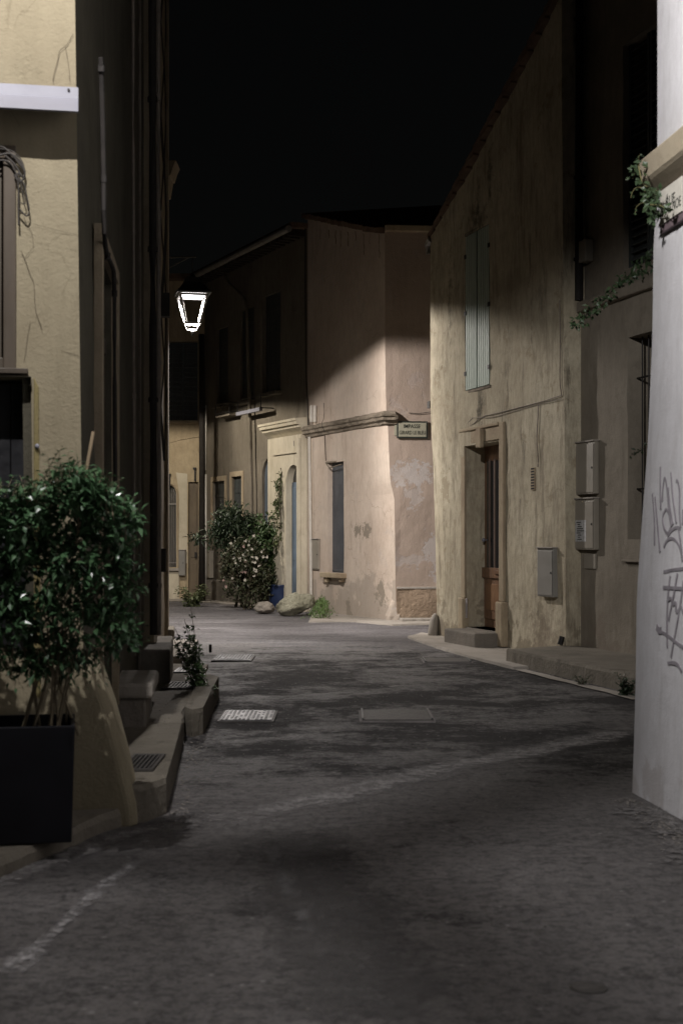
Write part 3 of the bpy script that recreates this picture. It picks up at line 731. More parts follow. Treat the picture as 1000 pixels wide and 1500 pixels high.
# ================================================================== FAR TAN HOUSE
hF = thing('tan_house', (-4.0, 35.25, 0), 'tan house closing the lane, with arched window and brown door', 'house')
fF = Fr((-9.0, 35.5), (-3.36, 35.2))
aU0, aU1 = fF.U(241), fF.U(258.5); aZ0, aZs, aZ1 = fF.Z(250, 831), fF.Z(250, 726), fF.Z(250, 711)
dU0, dU1 = fF.U(276), fF.U(291); dZ1 = fF.Z(283, 706)
uU0, uU1, uZ0, uZ1 = fF.U(246), fF.U(290), fF.Z(260, 616), fF.Z(260, 500)
wall('wall', fF, 0, fF.L, 0, 7.9, M['tan'], hF, holes=[(aU0, aU1, aZ0, aZ1), (dU0, dU1, .02, dZ1), (uU0, uU1, uZ0, uZ1)], depth=.3, step=.2, seed=31)
arch_fill(fF, aU0, aU1, aZs, aZ1, -.28, -.004).build('arch', M['tan'], hF)
m = MB()
for k in range(6): m.fbox(fF, aU0+.02+k*.05, aU0+.02+k*.05+.012, aZ0, aZ1, -.12, -.10)
m.fbox(fF, aU0, aU1, aZ0+.1, aZ0+.12, -.10, -.085).fbox(fF, aU0+.02, aU1, aZs-.22, aZs-.19, -.10, -.085)
wf = MB().fbox(fF, aU0-.01, aU1+.01, aZ0, aZ1, -.2, -.17).build('window', M['darkwood'], hF); m.build('window_bars', M['zinc'], wf)
m = MB(); P = px_path(fF, [(240,838),(240,724),(244,714),(249,708),(255,711),(260,719),(261,730),(261,842)], .01, 1)
m.tube(P, .018, 6); m.build('window_surround', M['ochre_trim'], hF)
MB().fbox(fF, aU0-.05, aU1+.08, aZ0-.09, aZ0-.02, -.1, .12).build('window_sill', M['conc_light'], hF, bevel=.01)
m = MB().fbox(fF, fF.U(239), fF.U(263), .0, aZ0-.1, 0, .05); m.build('sill_panel', M['cream'], hF, bevel=.02)
m = MB().prism([fF.p(fF.U(262), .9, .002), fF.p(fF.U(274.5), .9, .002), fF.p(fF.U(274.5), fF.Z(270, 694), .002), fF.p(fF.U(258), fF.Z(270, 692), .002), fF.p(fF.U(262.5), fF.Z(270, 722), .002)], fF.n*.01)
m.build('plaster_patch', M['cream'], hF)
dr = MB().fbox(fF, dU0, dU1, .02, dZ1, -.12, -.07).fbox(fF, dU0+.05, dU1-.05, .25, .9, -.07, -.055).fbox(fF, dU0+.05, dU1-.05, 1.05, dZ1-.15, -.07, -.055).build('door', plain('dull_brown_paint', (.12,.092,.06), .6, var=.25, scale=6, sc=(1, 1, .2)), hF, bevel=.006)
MB().fbox(fF, fF.U(285), fF.U(288), 1.05, 1.18, -.055, -.01).build('handle', M['iron'], dr)
m = MB()
for px, ya, yb in ((249, 694, 714), (286, 685, 705)): m.fbox(fF, fF.U(px-1), fF.U(px+1), fF.Z(px, yb), fF.Z(px, ya), .0, .05).fbox(fF, fF.U(px-2.5), fF.U(px+1.5), fF.Z(px, ya+3), fF.Z(px, ya), .0, .08)
m.split('hinge_stay', M['iron'], hF)
for k in range(2):
    a = uU0+(uU1-uU0)*k/2; sh = MB()
    for q in range(16): sh.fbox(fF, a+.02, a+(uU1-uU0)/2-.02, uZ0+.02+q*.118, uZ0+.02+q*.118+.1, -.1, -.06)
    sh.build('shutter', M['darkshut'], hF)
MB().fbox(fF, uU0-.05, uU1+.05, uZ0-.08, uZ0, -.05, .08).build('window_sill', M['ochre_trim'], hF, bevel=.01)
m = MB(); crackline(m, fF, [(238, 652), (262, 645), (292, 640)], .008, seed=3); crackline(m, fF, [(246,655),(252,690)], .004, seed=4); crackline(m, fF, [(262,742),(268,765),(276,800)], .005, seed=6); m.split('crack', M['crack'], hF)
MB().fbox(fF, -.1, fF.L+.1, 7.9, 8.02, -3, .35).build('roof', M['tile'], hF)

def meter_box(fr, px0, px1, ya, yb, label, mat, dp=.12, lid=True, w=0.0, paper=False):
    u0, u1 = fr.U(px0), fr.U(px1); z1 = fr.Z(px0, ya); z0 = fr.Z(px0, yb)
    t = thing('meter_box', fr.p((u0+u1)/2, z0, w), label, 'meter box', 'meter boxes on the house walls')
    MB().fbox(fr, u0, u1, z0, z1, w, w+dp).build('box_body', mat, t, bevel=.008)
    dr = MB().fbox(fr, u0+.02, u1-.02, z0+.02, z1-.03, w+dp, w+dp+.008).build('door', mat, t, bevel=.003)
    MB().tube([fr.p(u1-.05, (z0+z1)/2, w+dp+.008), fr.p(u1-.05, (z0+z1)/2, w+dp+.014)], .014, 8).build('lock', M['iron'], dr)
    if lid: MB().fbox(fr, u0-.01, u1+.01, z1, z1+.018, w, w+dp+.02).build('hood', M['conc_light'], t, bevel=.004)
    if paper:
        m = MB(); uw = u1-u0
        m.fbox(fr, u0+.06*uw, u0+.62*uw, z0+.10, z0+.36, w+dp+.008, w+dp+.010); m.build('notice', M['paper'], t)
        m = MB()
        for k in range(9): m.fbox(fr, u0+.12*uw+random.random()*.1*uw, u0+.3*uw+random.random()*.28*uw, z0+.12+k*.026, z0+.132+k*.026, w+dp+.010, w+dp+.0115)
        m.build('notice_print', M['signdark'], t)
    return t
meter_box(fF, 263, 272.5, 806, 843, 'grey meter box between the arched window and the brown door of the tan house', M['boxgrey'])

# ================================================================== TERRACE HOUSE with cream portal
hT = thing('terrace_house', (-1.7, 32.0, 0), 'dark two-storey terrace house behind the flowering bushes, with a cream arched portal', 'house')
fT = Fr((-3.38, 35.2), (-.70, 29.5))
zT = 7.95
def rect(fr, px0, px1, ya, yb, w=0.0):
    pm = (px0+px1)/2; return (fr.U(px0, w), fr.U(px1, w), fr.Z(pm, yb, w), fr.Z(pm, ya, w))
uP = fT.U(401)
h1 = rect(fT, 312, 330, 705, 775); h2 = rect(fT, 340, 355, 698, 775)
h3 = rect(fT, 384, 401, 672, 840); h4 = rect(fT, 386, 411, 430, 575); h5 = rect(fT, 352, 372, 452, 588); h6 = rect(fT, 318, 334, 480, 592)
h7 = rect(fT, 427.5, 448.5, 681, 892)
h3 = (h3[0], h3[1]-.01, .05, h3[3]); h7 = (h7[0], h7[1], .06, h7[3])
wall('wall', fT, 0, fT.L, 0, zT, M['terrace'], hT, holes=[h1, h2, h3, h4, h5, h6, h7], depth=.3, step=.2, seed=41)
for h, mt in ((h1, 'darkshut'), (h2, 'darkshut'), (h3, 'bluedim'), (h4, 'darkshut'), (h5, 'darkshut'), (h6, 'darkshut')):
    nme = 'door' if mt == 'bluedim' else 'shutter'
    m = MB(); n = max(4, int((h[1]-h[0])/.1)); wd = (h[1]-h[0])/n
    for q in range(n): m.fbox(fT, h[0]+q*wd+.004, h[0]+(q+1)*wd-.004, h[2], h[3], -.1, -.06)
    if nme == 'shutter': m.fbox(fT, h[0]+.03, h[1]-.03, h[2]+.3, h[2]+.38, -.06, -.045).fbox(fT, h[0]+.03, h[1]-.03, h[3]-.38, h[3]-.3, -.06, -.045)
    m.build(nme, M[mt], hT)
arch_fill(fT, h3[0], h3[1], h3[3]-.38, h3[3], -.28, -.004).build('arch', M['terrace'], hT)
for h in (h1, h2):
    m = MB().fbox(fT, h[0]-.1, h[0], h[2], h[3]+.12, -.02, .03).fbox(fT, h[1], h[1]+.1, h[2], h[3]+.12, -.02, .03).fbox(fT, h[0], h[1], h[3], h[3]+.12, -.02, .03); m.build('window_surround', M['ochre_trim'], hT, bevel=.01)
for h in (h4, h5, h6): MB().fbox(fT, h[0]-.06, h[1]+.06, h[2]-.08, h[2], -.05, .14).build('window_sill', M['terrace'], hT, bevel=.01)
# cream portal bay, arched
wall('portal', fT, uP, fT.L-.02, .0, fT.Z(425, 640), M['cream'], hT, holes=[(h7[0], h7[1], 0.06, h7[3])], depth=.14, w=.142, step=.15, amp=.004, seed=44)
arch_fill(fT, h7[0], h7[1], h7[3]-.42, h7[3], -.16, .137).build('arch', M['cream'], hT)
hw = h7[1]-h7[0]
dr = MB().fbox(fT, h7[0], h7[1], h7[2], fT.Z(438, 706), -.06, .0)
for a, b_ in ((.12, .46), (.54, .88)):
    dr.fbox(fT, h7[0]+hw*a, h7[0]+hw*b_, h7[2]+.12, h7[2]+.85, .0, .012).fbox(fT, h7[0]+hw*a, h7[0]+hw*b_, h7[2]+1.0, fT.Z(438, 712)-.02, .0, .012)
dr = dr.build('door', M['bluedoor'], hT, bevel=.006)
MB().lathe(fT.p(h7[0]+hw*.5, 1.15, .02), [(.002, -.02), (.02, -.012), (.022, 0), (.02, .012), (.002, .02)], 10).build('handle', M['zinc'], dr, smooth=True)
MB().fbox(fT, h7[0], h7[1], fT.Z(438, 706), h7[3], -.06, -.02).build('fanlight', M['glass'], hT)
za = fT.Z(440, 632); prf = [(za-.05, 0), (za, .06), (za+.07, .17), (za+.12, .18), (za+.13, .24), (za+.19, .25), (za+.20, .28), (za+.25, .28), (za+.27, 0)]
MB().prism([fT.p(uP-.25, z_, w_+.0) for z_, w_ in prf], fT.d*(fT.L-uP+.23)).build('cornice', M['cream'], hT)
MB().fbox(fT, uP+.35, fT.L-.12, fT.Z(430, 664)-.02, fT.Z(430, 664)+.02, .142, .18).build('moulding', M['cream'], hT, bevel=.006)
text_mesh('1', .16, fT, fT.U(430, .15), fT.Z(430, 650, .15), .146, M['boxgrey'], hT, name='house_number')
MB().fbox(fT, fT.L-.16, fT.L-.03, .0, fT.Z(445, 642), .142, .19).build('pilaster', M['cream'], hT, bevel=.01)
# gutter, drainpipe with swan neck, roof
pipe(fT, [(330,404),(333,412),(342,422),(354,432),(361,446),(362,480),(364,560),(366,600),(368,680),(369,780),(370,860)], .04, M['terrace'], hT, w=.12, clips=5)
pipe(fT, [(383,445),(383,520),(383,575)], .035, M['terrace'], hT, w=.08, clips=2)
MB().fbox(fT, -.1, fT.L+.02, zT, zT+.1, -4, .38).build('roof', M['tile'], hT)
m = MB(); m.tube([fT.p(-.1, zT-.04, .42), fT.p(fT.L, zT-.04, .42)], .07, 8); m.build('gutter', M['zinc'], hT)
m = MB()
for k in range(24): m.fbox(fT, .05+k*.26, .05+k*.26+.12, zT-.14, zT, 0, .34)
m.build('rafter_ends', M['darkwood'], hT)
# small iron balconies
def balcony(px0, px1, yt, yb, bright):
    u0, u1 = fT.U(px0, .3), fT.U(px1, .3); z1, z0 = fT.Z(px0, yt, .3), fT.Z(px0, yb, .3)
    m = MB(); r_ = .012
    for z_ in (z0+.05, z1): m.tube([fT.p(u0, z_, 0), fT.p(u0, z_, .3), fT.p(u1, z_, .3), fT.p(u1, z_, 0)], r_, 5)
    for k in range(2): m.tube([fT.p((u0, u1)[k], z0, .3), fT.p((u0, u1)[k], z1, .3)], r_, 5)
    um = (u0+u1)/2; zm = (z0+z1)/2
    if not bright:
        for sx in (-1, 1):
            for sz in (-1, 1): m.tube([fT.p(um, zm, .3), fT.p(um+sx*(u1-u0)*.2, zm+sz*.1, .3), fT.p(um+sx*(u1-u0)*.5, zm+sz*(z1-z0)*.45, .3)], .008, 5)
    b_ = m.build('balcony_rail', M['iron'], hT)
    if bright: MB().fbox(fT, u0, u1, z0-.02, z0+.06, .26, .34).build('balcony_ledge', M['whitemetal'], hT, bevel=.004)
    else: MB().fbox(fT, u0, u1, z0-.04, z0, .0, .30).build('balcony_ledge', M['terrace'], hT, bevel=.004)
balcony(316, 336, 594, 610, False); balcony(348, 382, 587, 608, True)
meter_box(fT, 304, 313, 808, 846, 'pale meter box left of the flowering bushes on the terrace house', M['box'], dp=.1)
MB().fbox(fT, .02, uP-.06, -.02, .52, 0, .07).build('plinth', M['concrete'], hT, bevel=.02)

# utility pole in the corner between tan and terrace houses
t = thing('utility_pole', (W(296, 880, 34.0).x, 34.0, 0), 'dark wooden utility pole in the corner beside the brown door', 'pole')
px_ = W(296, 880, 34.0).x
MB().tube([(px_, 34, -.1), (px_+.01, 34, 3), (px_-.01, 34, 6.4)], .085, 12, .07).build('pole_shaft', M['polewood'], t, smooth=True)
MB().tube([(px_+.10, 33.95, 3.05), (px_+.10, 33.95, .25)], .022, 8).tube([(px_+.10, 33.95, 4.7), (px_+.10, 33.95, 3.15)], .018, 8).build('edge_highlight', M['pipewhite'], t, smooth=True)  # white tubes stand in for the highlight down the pole's right edge

# ================================================================== PINK HOUSE
hP = thing('pink_house', (.79, 26.0, 0), 'pink plastered corner house with a tall blue shutter and crumbling cornice, centre of the lane', 'house')
def cor(z):  # plan offset of the leaning corner by height
    T = [(0,.215),(.6,.20),(1.5,.19),(2.3,.175),(2.5,.115),(2.62,.10),(3.7,.055),(3.9,.03),(5,.01),(9,0)]
    for (a, xa), (b_, xb) in zip(T, T[1:]):
        if z <= b_: return Vector((xa+(xb-xa)*max(0, (z-a))/(b_-a), 0, 0))
    return Vector((0, 0, 0))
fP = Fr((-.70, 29.5), (.786, 26.0)); fQ = Fr((.786, 26.0), (4.2, 26.35))
hp = rect(fP, 480, 503, 677, 839)
def spot(fr, root, px, py, rh, rz_, col, st_=.9):
    q = fr.p(*fr.hit(px, py))-root.location; return (tuple(q), rh, rz_, col, st_)
GR = (.22,.19,.15); LG = (.38,.345,.325); BK = (.05,.042,.03)
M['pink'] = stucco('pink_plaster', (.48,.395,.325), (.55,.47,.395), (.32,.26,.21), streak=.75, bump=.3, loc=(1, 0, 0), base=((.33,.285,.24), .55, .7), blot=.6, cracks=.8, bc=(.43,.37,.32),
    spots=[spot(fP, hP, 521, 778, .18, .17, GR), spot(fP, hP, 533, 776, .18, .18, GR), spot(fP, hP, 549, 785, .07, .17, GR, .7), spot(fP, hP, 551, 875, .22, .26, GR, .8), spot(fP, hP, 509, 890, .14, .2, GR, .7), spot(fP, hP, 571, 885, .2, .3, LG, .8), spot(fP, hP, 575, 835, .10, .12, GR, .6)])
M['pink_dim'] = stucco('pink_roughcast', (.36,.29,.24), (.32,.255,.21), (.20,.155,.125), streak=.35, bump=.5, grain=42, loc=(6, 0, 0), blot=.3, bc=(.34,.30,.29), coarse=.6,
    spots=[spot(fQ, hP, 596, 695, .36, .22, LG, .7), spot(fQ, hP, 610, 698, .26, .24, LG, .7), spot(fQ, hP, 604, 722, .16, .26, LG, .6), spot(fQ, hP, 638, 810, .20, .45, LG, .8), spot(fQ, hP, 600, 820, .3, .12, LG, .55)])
def pTop(u): return 8.2+(7.12-8.2)*u/fP.L
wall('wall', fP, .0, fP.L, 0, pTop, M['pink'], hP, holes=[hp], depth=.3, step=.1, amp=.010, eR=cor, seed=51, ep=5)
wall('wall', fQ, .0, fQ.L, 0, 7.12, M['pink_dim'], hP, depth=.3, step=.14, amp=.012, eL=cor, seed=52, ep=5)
zpl = fQ.Z(600, 862)
def corp(z): return cor(z)+Vector((-.0, -.0, 0))
wall('plinth', fQ, .01, fQ.L, 0, zpl, M['plinth'], hP, depth=.04, step=.08, amp=.025, eL=cor, w=.045, seed=53, ep=5)
m = MB().fbox(fQ, .22, fQ.L, zpl-.01, zpl+.03, .0, .075); m.build('plinth_cap', M['conc_light'], hP, bevel=.01)
MB().fbox(fP, hp[0], hp[1], hp[2], hp[3], -.14, -.10).fbox(fP, hp[0]+.01, hp[1]-.01, hp[2]+.02, hp[2]+.06, -.10, -.09).build('shutter', M['blueshut'], hP, bevel=.004)
MB().fbox(fP, hp[0]-.12, hp[1]+.14, hp[2]-.10, hp[2], -.1, .13).fbox(fP, hp[0]+.0, hp[0]+.12, hp[2]-.2, hp[2]-.1, -.0, .09).fbox(fP, hp[1]-.05, hp[1]+.08, hp[2]-.17, hp[2]-.1, -.0, .09).build('window_sill', M['ochre_trim'], hP, bevel=.015)
m = MB(); m.tube(px_path(fP, [(477,678),(482,686),(488,684),(500,680)], .01, 1), .012, 5); m.fbox(fP, hp[0]-.07, hp[0]+.45, hp[3]-.0, hp[3]+.03, -.02, .02); m.build('lintel_edge', M['dark_patch'], hP)
# cornice wraps the corner, weathered profile
zc0 = fP.Z(565, 612)-.14
pf = [(0, 0), (.03, .05), (.07, .06), (.10, .12), (.15, .12), (.17, .15), (.21, .16), (.26, .08), (.28, 0)]
m = MB(); loops = []
for i in range(61):
    t_ = i/60; u = .0+(fP.L-.0)*t_
    L_ = []
    for z_, w_ in pf:
        j = .018*noise.noise(Vector((u*6, z_*20, 1)))+.012*noise.noise(Vector((u*19, z_*40, 3)))
        L_.append(fP.p(u, zc0+z_+j*.6, w_+j if w_ else -.03)+cor(3.8)*t_)
    loops.append(L_)
# mitre round the corner then a short return
for k, (du) in enumerate((0, .05, .1, .14, .19)):
    L_ = []
    for z_, w_ in pf:
        j = .018*noise.noise(Vector((du*6+9, z_*20, 1)))
        sc = 1 if du < .18 else .8
        base = Vector((.786, 26, 0))+cor(3.8)
        if k == 0: mv = (fP.n+fQ.n).normalized()/max(.3, math.sqrt((1+fP.n.dot(fQ.n))/2)); q = base+mv*(w_+j if w_ else -.03)
        else: q = base+fQ.d*du+fQ.n*(w_*sc+j if w_ else -.03)
        L_.append(q+Vector((0, 0, zc0+z_*sc+.02*(1-sc))))
    if k == 0: loops[-1] = L_
    else: loops.append(L_)
m.loops(loops).build('cornice', M['moulding'], hP)
# eaves
m = MB(); NN = 22
for k in range(NN):
    u0 = fP.L*k/NN; zt_ = pTop(u0+.1); j = .03*noise.noise(Vector((k*1.7, 0, 0)))
    m.hexa([fP.p(u0, zt_-.02+j, .13), fP.p(u0+fP.L/NN*.96, zt_-.05+j, .13), fP.p(u0+fP.L/NN*.96, zt_-.05, -3), fP.p(u0, zt_-.02, -3),
            fP.p(u0, zt_+.07+j, .14), fP.p(u0+fP.L/NN*.96, zt_+.045+j, .14), fP.p(u0+fP.L/NN*.96, zt_+.5, -3), fP.p(u0, zt_+.5, -3)])
m.build('roof', M['tile'], hP)
MB().fbox(fQ, .0, fQ.L, 7.12, 7.24, -.3, .10).build('gutter', M['ochre_trim'], hP, bevel=.02)
# streaks of soot below the eaves stay in the plaster; plaster repairs and losses:
def patch(fr, pts, mat, parent, w=.008, seed=0, name='plaster_patch', du=None, th=.012):
    P = []; n = len(pts)
    for i in range(n):
        a, b_ = pts[i], pts[(i+1) % n]
        for k in range(5):
            x = a[0]+(b_[0]-a[0])*k/5; y = a[1]+(b_[1]-a[1])*k/5
            x += .8*noise.noise(Vector((x*.5, y*.5, seed))); y += 1.3*noise.noise(Vector((x*.5, y*.5, seed+9)))
            P.append(fr.p(*fr.hit(x, y, w), w))
    m = MB().prism(P, -fr.n*th); return m.build(name, mat, parent)
# bared rubble at the foot of the corner
L_ = []
for z, rr in ((-.02, .17), (.10, .16), (.22, .12), (.36, .07), (.42, .03)):
    ring = []
    for k in range(12):
        th = 2*math.pi*k/12; r_ = rr*(1+.25*noise.noise(Vector((math.cos(th)*2, math.sin(th)*2, z*4)))); ring.append((.97+math.cos(th)*r_, 26.10+math.sin(th)*r_, z))
    L_.append(ring)
MB().loops(L_).build('corner_rubble', M['pink'], hP)
# pipes at the left end, cable from cornice to window head
m = MB()
for px, ya, yb in ((456, 594, 618), (461, 594, 618)): m.tube(px_path(fP, [(px, ya), (px, yb)], .06, 0), .035, 8)
m.split('vent_pipe', M['pipewhite'], hP)
m = MB(); m.tube(px_path(fP, [(453,640),(454,700),(455,790),(456,900)], .06, 1), .03, 8); m.build('drainpipe', M['pipewhite'], hP)
m = MB(); m.tube(px_path(fP, [(447,330),(447,420),(447.5,480),(448,550),(451,600),(452,640)], .05, 1), .014, 5)
m.tube(px_path(fP, [(475,632),(476,655),(477,675)], .02, 1), .007, 5); m.tube(px_path(fP, [(474,590),(475,612),(470,622),(476,633)], .25, 1), .006, 5)
m.build('cable', M['cable'], hP)
m = MB(); m.tube([fQ.p(fQ.U(598), fQ.Z(598, 605), .02), fQ.p(fQ.U(612), fQ.Z(612, 606), .02), fQ.p(fQ.U(634), fQ.Z(634, 603), .03)], .006, 5); m.build('cable', M['cable'], hP)
m = MB()
for i in range(9):
    x = 470+i*10.5+random.uniform(-3, 3); y0_ = 326+(x-447)*.08; crackline(m, fP, [(x, y0_+8), (x+.5, y0_+random.uniform(18, 45))], .010, seed=i+20)
m.split('soot_run', M['plinth'], hP)
meter_box(fP, 458.5, 468.5, 790, 834, 'pale flush meter box left of the tall blue shutter on the pink house', M['box'], dp=.035)
MB().fbox(fQ, .25, 2.6, -.02, .07, .1, .5).build('door_step', M['conc_light'], hP, bevel=.01)

def street_sign(fr, px0, px1, ya, yb):
    u0, u1 = fr.U(px0, .04), fr.U(px1, .04); z1 = fr.Z((px0+px1)/2, ya, .04); z0 = fr.Z((px0+px1)/2, yb, .04)
    t = thing('street_sign', fr.p((u0+u1)/2, z0, 0), 'street sign reading IMPASSE GIRARD LE BLEU on the pink house corner', 'sign')
    MB().fbox(fr, u0, u1, z0, z1, .02, .045).build('border', M['signdark'], t, bevel=.003)
    MB().fbox(fr, u0+.028, u1-.028, z0+.028, z1-.028, .045, .050).build('plate', M['signface'], t, bevel=.002)
    uc = (u0+u1)/2; zc = (z0+z1)/2; hh = z1-z0
    text_mesh('IMPASSE', .098, fr, uc-.01, zc+hh*.19, .0515, M['signdark'], t, sx=.88)
    text_mesh('GIRARD LE BLEU', .094, fr, uc, zc-hh*.18, .0515, M['signdark'], t, sx=.70)
    for a in (u0+.02, u1-.02): MB().lathe(fr.p(a, z1-.02, .05), [(.002, -.006), (.008, 0), (.002, .006)], 8).build('screw', M['zinc'], t)
street_sign(fQ, 581, 626, 617, 642)
MB().fbox(fQ, fQ.U(577), fQ.U(581), fQ.Z(579, 638), fQ.Z(579, 617), .0, .02).build('backing_board', M['signface'], hP)

# ================================================================== OCHRE HOUSE
hO = thing('ochre_house', (2.1, 19.7, 0), 'streaked ochre gable house with recessed wooden door and pale green shutters, at right', 'house')
fO = Fr((1.465, 21.8), (2.756, 17.5))
Zr = lambda px, py: fO.Z(px, py)
oT0 = fO.Z(627, 352); oT1 = 8.25
def oTop(u): return oT0+(oT1-oT0)*(u/fO.L)
du0, du1 = fO.U(683), fO.U(734); dzt = fO.Z(700, 651); dzb = .23
su0, su1 = fO.U(684.5), fO.U(719); sz0 = fO.Z(700, 569); sz1 = fO.Z(700, 338)
def oL(z):
    T = [(0,0),(1.2,-.02),(2.6,-.06),(3.1,-.085),(3.6,-.105),(9,-.105)]
    for (a, xa), (b_, xb) in zip(T, T[1:]):
        if z <= b_: return Vector((xa+(xb-xa)*max(0, z-a)/(b_-a), 0, 0))
    return Vector((-.105, 0, 0))
def oR(z): return Vector((-.05*min(max(z-1, 0)/6, 1), 0, 0))
M['ochre'] = stucco('ochre_plaster', (.54,.485,.365), (.44,.385,.28), (.17,.14,.10), streak=.95, bump=.35, loc=(2, 9, 0), base=((.22,.185,.13), .30, .75), blot=.85, cracks=.35, mould=.95, bc=(.30,.25,.17),
    spots=[spot(fO, hO, 702, 322, .36, .20, BK, .45), spot(fO, hO, 704, 590, .16, .26, BK, .45), spot(fO, hO, 704, 612, .12, .2, BK, .45), spot(fO, hO, 664, 440, .10, .70, BK, .42), spot(fO, hO, 720, 260, .10, .6, BK, .45), spot(fO, hO, 701, 285, .08, .5, BK, .4),
           spot(fO, hO, 655, 715, .18, .28, (.30,.25,.17), .7), spot(fO, hO, 645, 920, .3, .35, (.2,.17,.13), .45), spot(fO, hO, 800, 930, .5, .3, (.2,.16,.12), .45)])
wall('wall', fO, 0, fO.L, 0, oTop, M['ochre'], hO, holes=[(du0, du1, dzb, dzt), (su0, su1, sz0, sz1)], depth=.35, step=.12, amp=.016, eL=oL, eR=oR, seed=61, ep=3)
fOe = Fr((1.465+fO.n.x*-4, 21.8+fO.n.y*-4), (1.465, 21.8)); 
fOe = Fr((1.5, 21.85), (1.5-fO.n.x*4, 21.85-fO.n.y*4)); 
MB().fbox(fO, .02, .3, 0, oT0-.03, -4, -.34).build('end_wall', M['ochre'], hO)
MB().fbox(fO, fO.L-.3, fO.L-.01, 0, oT1-.1, -3.5, -.34).build('end_wall', M['greywall'], hO)
# gable verge of stepped tiles
m = MB(); NN = 17
for k in range(NN+2):
    u0 = fO.L*k/NN-.12; u1 = u0+fO.L/NN*1.0; za_ = oTop(u0); zb_ = oTop(u1); st = .028
    m.hexa([fO.p(u0, za_+.0, .11), fO.p(u1, zb_-st, .11), fO.p(u1, zb_-st, -4), fO.p(u0, za_, -4),
            fO.p(u0, za_+.085, .12), fO.p(u1, zb_+.085-st, .12), fO.p(u1, zb_+.085-st, -4), fO.p(u0, za_+.085, -4)])
m.build('roof', M['tile'], hO)
m = MB(); m.tube([fO.p(-.02, oT0-.06, .09), fO.p(-.16, oT0-.12, .09), fO.p(-.17, oT0-.26, .06)], .06, 8); m.fbox(fO, -.12, .0, oT0-.42, oT0-.22, -.1, .05); m.build('gutter', M['zinc'], hO)
# shutters: two planked leaves
for k in range(2):
    a = su0+(su1-su0)*k/2+(.02 if k else 0); wd = ((su1-su0)/2-.02)/6; m = MB()
    for q in range(6): m.fbox(fO, a+q*wd+.005, a+(q+1)*wd-.009, sz0+.01, sz1-.01, .0, .034)
    m.fbox(fO, a+.004, a+6*wd-.004, sz0+.02, sz1-.02, -.01, .024)
    lf = m.build('shutter', M['paleshut'], hO, bevel=.003)
    m = MB()
    for zz in (sz0+.25, (sz0+sz1)/2, sz1-.3):
        e = a if k == 0 else a+6*wd
        m.fbox(fO, e-.03, e+.03, zz-.03, zz+.03, .035, .045)
    m.split('hinge', M['iron'], lf)
m = MB().fbox(fO, su0-.05, su0, sz0, sz1, .0, .012).fbox(fO, su1, su1+.05, sz0, sz1, .0, .012); m.split('window_edge', M['moulding'], hO, bevel=.004)
MB().fbox(fO, su0-.05, su1+.05, sz1, sz1+.05, .0, .03).build('window_head', M['moulding'], hO, bevel=.01)
MB().fbox(fO, su0-.03, su1+.05, sz0-.04, sz0, .0, .035).build('window_sill', M['moulding'], hO, bevel=.008)
# run-off stains below the shutters
# door
dw = du1-du0
dr = MB().fbox(fO, du0, du1, dzb, dzt, -.34, -.28)
zmid = fO.Z(718, 838)
dr.fbox(fO, du0+.02, du1, dzb+.12, zmid-.06, -.28, -.262)
door = dr.build('door', M['brownwood'], hO, bevel=.008)
MB().fbox(fO, du0+.12, du1-.12, dzb+.25, zmid-.18, -.262, -.252).build('lower_panel', plain('red_brown_panel', (.21,.115,.06), .5, var=.25, scale=6, bump=.2), door, bevel=.006)
MB().fbox(fO, du0+.10, du1-.10, zmid+.03, dzt-.22, -.279, -.272).build('pane', M['glass'], door)
MB().fbox(fO, du0+.0, du1, zmid-.10, zmid+.05, -.262, -.235).fbox(fO, (du0+du1)/2-.12, (du0+du1)/2+.12, zmid-.04, zmid+.02, -.235, -.215).build('letter_plate', M['brownwood'], door, bevel=.006)
m = MB()
for k in range(5):
    a = du0+dw*(.2+.15*k); m.fbox(fO, a-.014, a+.014, zmid+.05, dzt-.2, -.262, -.24)
m.build('grille', plain('brown_bars', (.14,.095,.075), .5, var=.2), door, bevel=.004)
MB().lathe(fO.p(du0+.13, fO.Z(706, 791), -.21), [(.002, -.03), (.022, -.02), (.028, 0), (.022, .02), (.002, .03)], 12).tube([fO.p(du0+.13, fO.Z(706, 791), -.27), fO.p(du0+.13, fO.Z(706, 791), -.21)], .01, 8).build('handle', M['whitemetal'], door, smooth=True)
MB().fbox(fO, du0-.02, du1+.02, dzb-.05, dzb, -.34, .02).build('threshold', M['concrete'], hO, bevel=.01)
# surround: jamb band, plinth blocks, lintel with keystone
ztop = fO.Z(732, 619)
m = MB().fbox(fO, du1, du1+.16, dzb+.42, ztop, .0, .045).fbox(fO, du0-.14, du0, dzb+.42, dzt+.02, .0, .035)
m.split('door_surround', M['ochre_trim'], hO, bevel=.012)
MB().fbox(fO, du1-.02, du1+.20, .04, dzb+.42, -.05, .09).fbox(fO, du0-.17, du0, .04, dzb+.42, -.05, .07).split('plinth_block', M['ochre_trim'], hO, bevel=.02)
zl = dzt+.02
MB().fbox(fO, du0-.10, du1-.0, zl, ztop-.04, .0, .03).fbox(fO, du0-.16, du1+.0, ztop-.04, ztop, .0, .06).build('lintel', M['ochre_trim'], hO, bevel=.01)
MB().fbox(fO, (du0+du1)/2-.09, (du0+du1)/2+.09, dzt-.06, ztop-.04, .03, .09).build('keystone', M['ochre_trim'], hO, bevel=.012)
